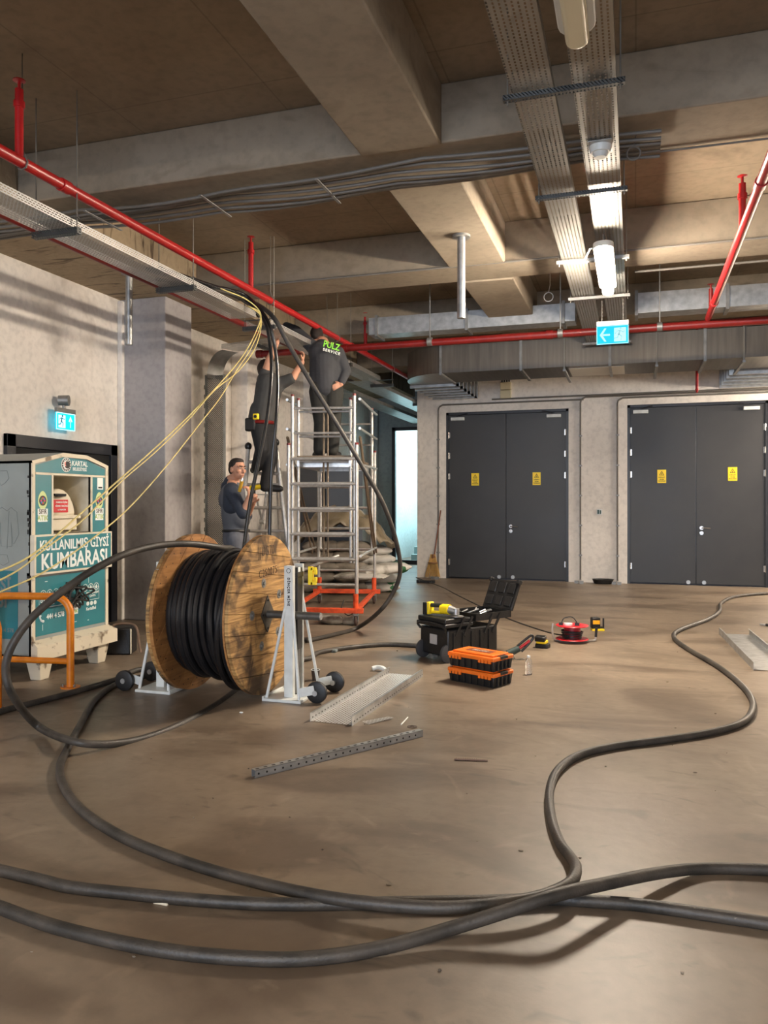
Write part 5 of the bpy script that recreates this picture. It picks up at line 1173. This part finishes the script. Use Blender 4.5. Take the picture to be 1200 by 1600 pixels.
b.cap(sL, eL, .085, .070, 16); b.cap(eL, wL-(wL-eL)*.1, .070, .05, 14); b.cap(sR, eR, .085, .066, 16); b.cap(eR, wR-(wR-eR)*.15, .064, .048, 14); b.cap(K(497, 560), K(498, 596), .11, .12, 14); b.cap(K(519, 562), K(520, 598), .11, .11, 14)
remesh(b, 'sweater', m_shirt3, pc, .011, 5)
b = MB(); b.cap(K(502, 605), K(516, 605), .145, .145, 18)
for h_, k_, a_ in ((hL, kL, fL), (hR, kR, fR)): b.cap(h_, k_, .125, .095, 16); b.cap(k_, a_, .095, .085, 14)
remesh(b, 'trousers', m_trs3, pc, .011, 5)
for a_, dx in ((fL, -1), (fR, 1)):
    b = MB(); b.cap(a_+Vector((0, 0, .06)), a_-Vector((0, 0, .03)), .068, .06, 12); b.cap(a_-Vector((0, 0, .05)), a_+rt*dx*.07+fw*.15-Vector((0, 0, .055)), .05, .042, 12); remesh(b, 'boot', m_boot, pc, .010, 2)
nb = (-fw*.93+rt*.25+upz*.22).normalized(); rb = upz.cross(nb).normalized(); rb = (rb*.95-upz*.22).normalized(); ub = nb.cross(rb)
RB = Matrix((rb, ub, nb)).transposed()
b = MB(); add_text(b, 'PULZ', .118, K(518, 540.5, 9.62), RB, .0025, xs=.75, ext=.002); b.build('green_lettering', mat('lime_green', (130, 210, 60), .6), pc, world=True)
b = MB(); add_text(b, 'SERVICE', .05, K(518, 549.5, 9.635), RB, .001, xs=1.0, spacing=1.25, ext=.002); b.build('white_lettering', m_paper, pc, world=True)
# ================================================================== CABINET, SACKS AND SHEETING BEHIND THE SCAFFOLD
m_cab = mat('cabinet_blue_grey', (96, 104, 116), .45, var=.06, scale=2)
m_cabd = mat('cabinet_dark_grey', (70, 72, 76), .45, var=.08, scale=2)
t = thing('metal_cabinet', 'dark grey metal cabinet standing behind the step ladder', 'cabinet', (-5.25, 12.95, 0), 0)
MB().box(-.48, .0, -.0, .5, 0, 2.10).build('body', m_cabd, t, bevel=.006)
for z in (.42, .86, 1.3, 1.74): MB().box(-.46, -.02, -.015, 0, z-.41, z).build('door', m_cabd, t, bevel=.004)
MB().cyl((-.06, -.03, 1.45), (-.06, -.015, 1.45), .02).build('handle', m_blackp, t)
t = thing('metal_cabinet', 'blue-grey metal cabinet seen through the scaffold, left part', 'cabinet', (-4.85, 12.95, 0), 0)
MB().box(-.38, .14, 0, .5, 0, 2.12).build('body', m_cab, t, bevel=.006); MB().box(-.36, .12, -.015, 0, .05, 2.08).build('door', m_cab, t, bevel=.004); MB().cyl((-.30, -.03, 1.2), (-.30, -.015, 1.2), .02).build('handle', m_blackp, t)
m_sack = mat('dusty_sack', (150, 140, 126), .8, rgb2=(104, 94, 82), scale=4, bump=.5, bscale=9)
m_sackw = mat('white_sack', (206, 202, 194), .6, rgb2=(140, 132, 120), scale=5, bump=.5, bscale=10, thr=(.35, .5))
m_green = mat('sack_green', (36, 96, 54), .6, var=.2)
def sack(c, rz, L=.78, W=.46, Hh=.17, m=None, label='', group=None, green=False, tilt=0):
    t = thing('cement_sack', label, 'sack', c, rz, group)
    b = MB(); N, Mv = 18, 12; vs = []; fs = []
    for i in range(N+1):
        u = -1+2*i/N
        for j in range(Mv*2):
            a = 2*math.pi*j/(Mv*2); e = (1-abs(u)**5)
            hh = Hh/2*(max(.16, e)**.6)*(1+.10*math.sin(7*u+c[0]*9)*math.cos(3*a)+.06*math.sin(13*u+5*a))
            ww = W/2*(1-.06*abs(u)**3+.02*math.sin(9*u+c[1]*7))
            ca, sa = math.cos(a), math.sin(a)
            x = ww*math.copysign(abs(ca)**.75, ca); z = hh*math.copysign(abs(sa)**.8, sa)
            vs.append((u*L/2, x, z+Hh/2+tilt*u*.5))
    K_ = Mv*2
    for i in range(N):
        for j in range(K_): fs.append((i*K_+j, i*K_+(j+1) % K_, (i+1)*K_+(j+1) % K_, (i+1)*K_+j))
    fs += [tuple(reversed(range(K_))), tuple(range(N*K_, (N+1)*K_))]
    b.add(vs, fs).build('sack_body', m, t, smooth=60)
    if green:
        g = MB(); g.ball((L/2-.15, 0, Hh/2+tilt*.25), (.17, W/2*1.03, Hh/2*1.16), 18, 12).build('green_end', m_green, t)
    return t
random.seed(4)
pos = ['nearest the floor', 'second layer', 'third layer', 'fourth layer', 'fifth layer', 'top layer']
def sk(px, py, d, rz, m, lab, green=False, tilt=0, group=None, **k):
    p = PD(px, py, d); return sack((p.x, p.y, max(0, p.z)), rz, m=m, label=lab, green=green, tilt=tilt, group=group, **k)
for lay in range(5):
    d = 12.9
    for col_, px in enumerate((500, 548)):
        p = PD(px+random.uniform(-4, 4), 800, d); 
        sack((p.x, p.y, .165*lay), YAW+random.uniform(-.12, .12), .62, .5, .18, m_sack, 'dusty grey cement sack behind the scaffold, %s of the %s stack' % (pos[lay], ('left', 'middle')[col_]), 'cement sacks in the pile')
for lay in range(5):
    p = PD(592+4*(lay % 2)-3*lay, 800, 12.95)
    sack((p.x, p.y, .15*lay), YAW+(-.15 if lay % 2 else .2), .62, .48, .165, m_sackw, 'white sack with %sin the right-hand stack behind the scaffold, %s' % ('a green end ' if lay in (0, 2) else 'a dirty end ', pos[lay]), 'white sacks at the right of the pile', green=lay in (0, 2))
sk(600, 897, 12.4, YAW+.4, m_sackw, 'white sack slumped at the right end of the pile, green side up', True, .06)
sk(565, 905, 12.2, YAW-.25, m_sackw, 'flattened white sack in front of the pile behind the scaffold', False, 0, Hh=.10)
# brown plastic sheeting mound
b = MB(); p0 = PD(540, 835, 12.95); N, M_ = 26, 16; vs = []
for i in range(N+1):
    for j in range(M_+1):
        x = -1+2*i/N; y = -1+2*j/M_
        hgt = .62*max(0, (1-abs(x+.1)**2.4))*(1-.5*abs(y)**2)+.07*math.sin(9*x+4*y)*math.cos(7*y-3*x)+.05*abs(math.sin(14*x-6*y))
        vs.append(tuple(Vector((p0.x, p0.y, .78))+rt*x*.82+fw*y*.42+upz*(hgt-.05)))
fs = [(i*(M_+1)+j, (i+1)*(M_+1)+j, (i+1)*(M_+1)+j+1, i*(M_+1)+j+1) for i in range(N) for j in range(M_)]
s_ = b.add(vs, fs).build('plastic_sheeting', mat('brown_sheeting', (156, 142, 118), .35, rgb2=(112, 100, 80), scale=4, bump=.6, bscale=6), smooth=50)
tag(s_, 'crumpled brown plastic sheeting heaped on the sacks behind the scaffold', 'sheeting'); sd_ = s_.modifiers.new('s', 'SOLIDIFY'); sd_.thickness = .01
b = MB(); b.ball((0, 0, .05), (.16, .09, .06), 12, 8).ball((.2, .03, .04), (.12, .08, .05), 12, 8).ball((-.12, .05, .05), (.1, .09, .05), 10, 7)
o = tag(b.build('plastic_bag', mat('clear_bag', (176, 170, 160), .25, rgb2=(130, 122, 110), scale=12, bump=.8, bscale=20), origin=(0, 0, 0)), 'crumpled clear plastic bag on the floor under the scaffold base', 'plastic bag'); o.location = F(520, 975)
# ================================================================== TOOLS ON THE FLOOR
m_or = mat('toolbox_orange', (232, 112, 28), .4, var=.06, scale=10)
oc = F(772, 1077); ol = F(699, 1063); orr = F(799.5, 1067)
orz = math.atan2((oc-ol).y, (oc-ol).x)
def organiser(z0, H_, label):
    """local x: long side (front face at y=0), y: depth"""
    t = thing('tool_case', label, 'tool case', (ol.x, ol.y, z0), orz, 'stacked orange and black tool cases')
    L, W = (oc-ol).length, .28
    MB().frustum((L/2, W/2, 0), (L-.03, W-.03), (L-.01, W-.01), H_-.035).build('base', m_blackp, t, bevel=.008)
    b = MB()
    for k in range(7): b.box(.04+k*.062, .052+k*.062, -.003, .01, .01, H_-.04)
    for k in range(4): b.box(L-.01, L+.002, .05+k*.055, .062+k*.055, .01, H_-.04)
    b.build('ribs', m_blackp, t)
    MB().box(0, L, 0, W, H_-.04, H_-.008).build('lid', m_or, t, bevel=.008)
    for x0 in (.02, L-.15):
        b = MB().box(x0-.004, x0+.122, -.004, .02, H_-.03, H_-.018)
        for k in range(4): b.box(x0+k*.032, x0+.022+k*.032, -.006, .02, H_-.055, H_-.02)
        b.build('latch', m_or, t)
    b = MB(); b.box(.03, L-.03, .03, W-.03, H_-.008, H_+.006).build('lid_top', m_or, t, bevel=.006)
    MB().box(.11, L-.11, .10, W-.09, H_+.004, H_+.008).build('lid_inset', mat('dark_orange', (120, 58, 30), .5), t)
    b = MB(); add_text(b, 'PROFİ', .05, (L/2, W/2, H_+.009), Matrix.Identity(3), .002); b.build('lid_lettering', mat('pale_grey_print', (196, 180, 172), .5), t) if z0 > .05 else None
    MB().box(L-.05, L+.006, W/2-.05, W/2+.05, H_-.03, H_-.005).build('handle', m_blackp, t, bevel=.004)
    return t
organiser(0, .122, 'lower orange and black tool case, beneath the other on the floor')
organiser(.124, .122, 'upper orange and black tool case with a lettered lid, stacked on the lower')
# rolling tool chest
c0 = F(656.5, 1026); c1 = F(700, 1037); rz = math.atan2((c1-c0).y, (c1-c0).x); W = (c1-c0).length; L = .62
tc2 = thing('tool_chest', 'black rolling tool chest with cantilever lids open, behind the orange cases', 'tool chest', (c0.x, c0.y, 0), rz)
b = MB(); b.box(0, W, 0, L, .05, .30).build('bin', m_blackp, tc2, bevel=.015)
b = MB()
for k in range(5): b.box(W-.005, W+.008, .06+k*.11, .09+k*.11, .08, .27)
b.build('bin_ribs', m_blackp, tc2)
for x in (.0, W-.05):
    MB().lathe([(.02, -.02), (.07, -.02), (.085, -.012), (.085, .012), (.07, .02), (.02, .02)], 24, Matrix.Translation((x+.025, .02, .085)) @ Matrix.Rotation(math.pi/2, 4, 'Y')).build('wheel', mat('wheel_grey', (60, 60, 62), .5), tc2)
MB().box(.15, .25, -.005, .0, .15, .24).build('label', mat('label_grey', (176, 172, 168), .5), tc2)
MB().cyl((.2, -.02, .035), (.2, .03, .035), .02).build('foot', m_galvd, tc2)
MB().tube(catmull([(.02, -.01, .28), (.02, -.04, .33), (.2, -.05, .35), (W-.02, -.04, .33), (W-.02, -.01, .28)], 5), .012, n=8).build('pull_handle', m_blackp, tc2)
MB().box(-.01, W+.01, -.04, .30, .32, .355).box(.0, W, -.03, .28, .355, .40).build('front_lid', m_blackp, tc2, bevel=.01)
MB().box(.0, W, .34, .80, .355, .36).box(0, .012, .34, .80, .36, .42).box(W-.012, W, .34, .80, .36, .42).box(0, W, .34, .352, .36, .42).box(0, W, .788, .8, .36, .42).build('rear_tray', m_blackp, tc2)
b = MB(); random.seed(8)
for k in range(14):
    x, y = random.uniform(.04, W-.06), random.uniform(.38, .74); a = random.uniform(0, 3); b.cyl((x, y, .385), (x+.07*math.cos(a), y+.07*math.sin(a), .395+.02*random.random()), .008, n=7)
b.build('loose_tools', m_galv, tc2)
lid = MB(); LM = Matrix.Translation((0, .80, .42)) @ Matrix.Rotation(math.radians(-24), 4, 'X')
lid.box(0, W, 0, .03, 0, .30, LM); 
for k in range(3): lid.box(.03+.13*k, .12+.13*k, -.012, 0, .03, .13, LM).box(.03+.13*k, .12+.13*k, -.012, 0, .16, .27, LM)
lid.box(-.01, .03, -.02, .03, .27, .31, LM).box(W-.03, W+.01, -.02, .03, .27, .31, LM)
lid.build('rear_lid', m_blackp, tc2, bevel=.006)
for x in (-.008, W+.008):
    for y in (.10, .20, .46, .56): MB().box(x-.005, x+.005, -.012, .012, -.10, .10, Matrix.Translation((x*0, y+.04, .32)) @ Matrix.Rotation(math.radians(-32), 4, 'X')).build('lever_arm', m_blackp, tc2)
def TC(x, y, z): 
    return Vector((c0.x+x*math.cos(rz)-y*math.sin(rz), c0.y+x*math.sin(rz)+y*math.cos(rz), z))
# angle grinder on the lid
g = thing('angle_grinder', 'yellow and black cordless grinder lying on the black tool chest', 'grinder', TC(.03, .02, .40), rz+math.radians(14))
MB().box(.0, .05, -.02, .07, .005, .12).build('battery', m_blackp, g, bevel=.006)
MB().box(.035, .075, -.015, .065, .01, .125).build('battery_mount', m_yellow, g, bevel=.008)
MB().cyl((.07, .02, .095), (.20, .02, .10), .02, n=12).build('handle', mat('dark_olive_grip', (42, 46, 38), .6), g)
MB().cyl((.07, .03, .03), (.20, .03, .035), .014, n=12).build('lower_guard', m_yellow, g)
MB().cyl((.19, .025, .07), (.28, .025, .07), .045, .048, n=18).build('motor_housing', m_yellow, g)
MB().cyl((.28, .025, .07), (.36, .03, .055), .040, .028, n=16).cyl((.35, .03, .03), (.35, .03, .085), .03, n=14).build('gear_head', m_galv, g)
MB().cyl((.36, .03, .012), (.36, .03, .018), .06, n=24).build('disc', m_galvd, g)
# saw-like tool on the floor right of the orange cases
t = thing('hand_tool', 'black and red handled power tool lying behind the orange cases', 'tool', F(803, 1030), .4)
MB().cyl((-.06, 0, .05), (.05, 0, .10), .035, .03, n=14).build('body', mat('tool_grey_green', (60, 76, 74), .5), t)
MB().cyl((.05, 0, .10), (.15, 0, .17), .014, n=10).build('red_grip', mat('tool_red', (190, 40, 50), .4), t)
MB().tube(catmull([(.03, 0, .12), (.12, 0, .19), (.17, 0, .22), (.18, 0, .19), (.14, 0, .14), (.07, 0, .07)], 5), .012, n=8).build('black_grip', m_blackp, t)
MB().tube(catmull([(-.02, -.02, .06), (.0, -.05, .01), (.06, -.05, .008), (.10, -.02, .008)], 5), .005, n=6).build('wire_stand', m_chrome, t)
# bottle
bp_ = F(826, 1054)
t = thing('water_bottle', 'small empty clear plastic bottle with a white cap on the floor', 'bottle', bp_)
mg = bpy.data.materials.new('clear_plastic'); mg.use_nodes = True; q = mg.node_tree.nodes['Principled BSDF']; q.inputs['Transmission Weight'].default_value = .95; q.inputs['Roughness'].default_value = .05; q.inputs['IOR'].default_value = 1.42; q.inputs['Base Color'].default_value = (.95, .97, .97, 1)
MB().lathe([(.0, .002), (.026, .002), (.029, .01), (.029, .045), (.026, .055), (.029, .065), (.029, .10), (.022, .125), (.012, .142), (.012, .150)], 24).build('body', mg, t)
MB().cyl((0, 0, .146), (0, 0, .162), .0145, n=18).build('cap', m_paper, t)
# cable reel
rp = F(894, 1003); r0 = .165
t = thing('cable_reel', 'red extension cable reel lying flat with a bent steel tube stand', 'cable reel', rp)
m_rr = mat('reel_red', (200, 30, 42), .35)
for nme, z in (('lower_disc', .035), ('upper_disc', .175)): MB().lathe([(.0, z), (r0*.5, z), (r0*.55, z+.006), (r0, z+.004), (r0+.004, z), (r0, z-.006), (r0*.5, z-.008), (0, z-.008)], 36).build(nme, m_rr if nme != 'x' else m_rr, t)
MB().cyl((0, 0, .035), (0, 0, .17), .085, n=28).build('core', mat('reel_core', (150, 20, 34), .4), t)
b = MB(); random.seed(2)
for k in range(5): b.tube([(math.cos(a)*(.093+.004*k), math.sin(a)*(.093+.004*k), .05+.016*k+.008*math.sin(a+k)) for a in [2*math.pi*j/30 for j in range(30)]], .0075, n=7, closed=True)
b.build('cord_winding', m_black, t)
MB().cyl((-.04, -.03, .18), (-.04, -.03, .20), .045, n=20).build('white_face', m_paper, t)
MB().tube(catmull([(-.11, -.05, .19), (-.08, -.04, .25), (.0, -.03, .265), (.05, -.02, .21), (.05, -.02, .19)], 5), .005, n=6).box(-.13, -.09, -.07, -.03, .18, .205).box(.03, .075, -.04, .0, .18, .205).build('plug', m_black, t)
A = lambda px, py, d: PD(px, py, d)-rp
zc = rp.y; dd = 8.1
def RL(px, py): return PD(px, py, (rp-O3).dot(fw))-rp
mm_ = mat('reel_tube', (186, 180, 172), .3, .7)
pts = [RL(864, 974), RL(863, 985), RL(866, 998), RL(876, 1006)]+[Vector((-.05, -.06, .014)), Vector((.1, .0, .014))]+[RL(924, 1004), RL(930, 1000), RL(931, 993)]
for p in pts: p.z = max(p.z, .014)
MB().tube(catmull(pts, 5), .011, n=10).build('stand', mm_, t)
MB().cyl(RL(931, 995), RL(932, 981), .014, n=12).build('grip', m_black, t)
# battery + laser level
t = thing('battery_charger', 'yellow and black battery charger on the floor left of the red reel', 'charger', F(848, 1012), math.radians(-12))
MB().box(-.065, .065, -.05, .05, 0, .045).build('base', m_blackp, t, bevel=.01); MB().box(-.055, .045, -.05, .04, .045, .075).build('yellow_band', m_yellow, t, bevel=.006)
MB().box(-.065, .04, -.045, .03, .075, .125, Matrix.Rotation(math.radians(12), 4, 'X')).build('battery', m_blackp, t, bevel=.008); MB().box(-.03, .015, -.05, -.044, .085, .105).build('badge', m_yellow, t)
t = thing('laser_level', 'yellow and black laser level standing behind the red cable reel', 'laser level', F(931, 985), YAW)
MB().box(-.055, .045, -.04, .05, .025, .15).build('body', m_blackp, t, bevel=.012); MB().box(-.045, .035, -.046, -.039, .075, .12).build('yellow_panel', mat('laser_yellow', (236, 166, 26), .4), t, bevel=.003)
MB().box(-.05, .09, -.04, .05, .0, .02).build('foot', m_yellow, t, bevel=.004); MB().box(.045, .095, -.01, .02, .025, .045).box(.08, .095, -.01, .02, .04, .14).build('bracket', m_blackp, t, bevel=.003)
# extension cord from the reel to the far corner
p_a = F(665, 908, .02)
cable('thin black extension cord running from the red reel to the far corner', [PD(888, 994, 8.1), F(865, 990, .05), F(840, 983, .06), F(800, 969, .12), F(760, 952, .15), F(715, 930, .1), F(690, 917, .05), p_a, F(650, 902, .01)], .008, m_black, name='extension_cord')
b = MB().box(-.12, .12, -.04, .04, 0, .05).box(-.16, -.1, -.06, .02, 0, .06).box(.1, .17, -.02, .05, 0, .055)
o = tag(b.build('cord_connector', m_black, origin=(0, 0, 0), bevel=.008), 'black plug connector of the thin cord on the floor by the broom', 'connector'); o.location = F(665, 911)
# broom
bl = F(681, 905); 
t = thing('broom', 'straw broom leaning on the wall left of the grey double door', 'broom', (-3.72, 14.78, 0))
MB().cyl((.02, -.05, .40), (.12, .10, 1.32), .012, n=10).build('handle', mat('broom_stick', (116, 66, 44), .6), t)
b = MB()
for k in range(40):
    x = -.16+.32*k/39; b.cyl((x*.25, -.05, .47), (x+random.uniform(-.01, .01), -.06+random.uniform(-.03, .03), .02+random.random()*.03), .009, .005, n=5)
b.build('bristles', mat('straw', (196, 156, 92), .8, var=.2), t)['kind'] = 'stuff'
MB().cyl((0, -.05, .30), (0, -.05, .315), .1, .098, n=20).cyl((0.0, -.05, .47), (.02, -.05, .40), .02, .045, n=12).build('binding', mat('binding', (120, 80, 50), .7), t)
# coffee cup
t = thing('paper_cup', 'small dark paper cup with a pale rim behind the near drum jack', 'cup', F(493, 1063))
MB().lathe([(0, .002), (.026, .002), (.036, .088), (.034, .088), (.025, .006), (0, .006)], 24).build('cup', mat('cup_brown', (66, 56, 50), .6), t)
MB().tube([(.036*math.cos(a), .036*math.sin(a), .088) for a in [2*math.pi*k/24 for k in range(24)]], .0025, n=6, closed=True).build('rim', m_paper, t)
# metal pieces on the floor
def floortray(name, p0, p1, wd, hg, m, label, ms):
    p0 = Vector(p0); p1 = Vector(p1); L = (p1-p0).length
    t = thing(name, label, 'cable tray', p0, math.atan2(-(p1-p0).x, (p1-p0).y))
    b = MB().add([(-wd/2, 0, .006), (wd/2, 0, .006), (wd/2, L, .006), (-wd/2, L, .006)], [(0, 1, 2, 3)]).build('base_sheet', m, t)
    for s in (-1, 1):
        x = s*wd/2; b = MB().box(x-.0012, x+.0012, 0, L, 0, hg).box(min(x, x-s*.014), max(x, x-s*.014), 0, L, hg-.002, hg)
        b.build('side_rail', ms, t)
        if m is m_perff:
            d_ = MB()
            for k in range(int(L/.05)): d_.box(x-s*.004-.0004 if 0 else x-.0018, x+.0018, .03+.05*k, .045+.05*k, .018, .026)
            d_.build('slot_marks', m_ink, t)
    return t
floortray('loose_cable_tray', F(517, 1131), F(634, 1055), .30, .06, m_perff, 'loose perforated cable tray lying on the floor beside the drum jack', m_galv)
floortray('loose_cable_tray', F(1163+45, 1049), F(1147, 991.5), .31, .07, m_galv, 'plain cable tray lying on the floor at the right edge', m_galv)
pA, pB = F(399, 1216), F(661, 1151)
L = (pB-pA).length
t = thing('steel_strut', 'slotted steel strut channel lying on the floor in front of the drum', 'strut', pA, math.atan2((pB-pA).y, (pB-pA).x))
MB().box(0, L, 0, .041, .038, .041).box(0, L, 0, .0025, 0, .041).box(0, L, .0385, .041, 0, .041).box(0, L, 0, .011, 0, .002).box(0, L, .030, .041, 0, .002).build('channel', m_galv, t)
b = MB()
for k in range(int(L/.05)): b.box(.012+.05*k, .032+.05*k, .014, .026, .0405, .0416).cyl((.02+.05*k, -.0006, .02), (.02+.05*k, .0, .02), .006, n=8)
b.build('slots', m_ink, t)
t = thing('tray_offcut', 'small perforated sheet offcut on the floor by the loose tray', 'offcut', F(576, 1133), math.atan2((F(625, 1122)-F(576, 1133)).y, (F(625, 1122)-F(576, 1133)).x))
MB().add([(0, 0, .004), (.22, 0, .012), (.22, .07, .004), (0, .07, .010)], [(0, 1, 2, 3)]).build('sheet', m_perf2, t)
o = tag(MB().cyl((0, 0, .005), (F(637, 1121)-F(627, 1133)), .0045, n=8).build('white_stick', m_paper, origin=(0, 0, 0)), 'thin white stick on the floor near the perforated offcut', 'stick'); o.location = F(627, 1133)
o = tag(MB().lathe([(.012, 0), (.032, 0), (.032, .004), (.012, .004), (.012, 0)], 24).build('cutting_disc', mat('disc_brown', (74, 60, 52), .7), origin=(0, 0, 0)), 'small dark cutting disc lying on the floor by the strut', 'disc'); o.location = F(644, 1136)
b = MB(); pA, pB = F(710, 1188), F(762, 1190); L = (pB-pA).length; b.cyl((0, 0, .006), (L, 0, .006), .0055, n=8)
for k in range(12): b.cyl((L*.05+k*L*.055, 0, .006), (L*.05+k*L*.055+.004, 0, .006), .008, n=8)
o = tag(b.build('drill_bit', mat('bit_brown', (96, 74, 62), .5, .4), origin=(0, 0, 0)), 'long thin drill bit lying alone on the floor in mid foreground', 'drill bit'); o.location = pA; o.rotation_euler = (0, 0, math.atan2((pB-pA).y, (pB-pA).x))
o = tag(MB().tube(catmull([(-.06, 0, .02), (-.02, .02, .03), (.03, .0, .03), (.07, -.02, .015)], 5), [.02]*4+[.02]*12, n=10).build('white_tape', m_paper, origin=(0, 0, 0)), 'scrap of white packing by the far end of the loose tray', 'scrap'); o.location = F(592, 1049)
o = tag(MB().box(-.05, .05, -.03, .03, 0, .03).build('concrete_chip', m_stk, origin=(0, 0, 0), bevel=.008), 'grey block resting against the cable right of the drum', 'block'); o.location = F(519, 1019)
o = tag(MB().box(-.03, .03, -.012, .012, 0, .01).build('wood_chip', m_cream, origin=(0, 0, 0), bevel=.003), 'white chip lying beside the cable at the lower left', 'chip'); o.location = F(253, 1412)
o = tag(MB().box(-.03, .03, -.02, .02, 0, .012).build('wood_chip', mat('chip_brown', (146, 128, 108), .7), origin=(0, 0, 0), bevel=.003), 'small chip near the wheel of the far drum jack', 'chip'); o.location = F(197, 1078)
o = tag(MB().box(-.012, .012, -.006, .006, 0, .008).build('wood_chip', m_paper, origin=(0, 0, 0), bevel=.002), 'tiny white chip on the floor left of the near drum jack', 'chip'); o.location = F(377, 1114)
t = thing('pliers', 'black handled pliers on the floor at the far right edge', 'pliers', F(1197, 979), 2.6)
MB().tube(catmull([(0, 0, .02), (-.1, .02, .02), (-.2, .06, .02)], 5), .016, n=8).tube(catmull([(0, 0, .02), (-.1, -.02, .02), (-.2, -.05, .02)], 5), .016, n=8).build('handle', m_black, t); MB().box(0, .07, -.015, .015, .01, .03).build('jaw', m_galv, t, bevel=.004)
random.seed(9)
b = MB()
for k in range(60):
    px, py = random.uniform(20, 1180), random.choice((random.uniform(960, 1250), random.uniform(1100, 1580))); p = F(px, py); s_ = random.uniform(.002, .006)
    b.ball((p.x, p.y, s_*.5), (s_*random.uniform(.8, 2.5), s_, s_*.6), 6, 4)
tag(b.build('floor_grit', mat('grit', (150, 138, 122), .9, rgb2=(60, 52, 46), scale=3), origin='world'), 'scattered grit and dust specks on the concrete floor', 'grit', kind='stuff')
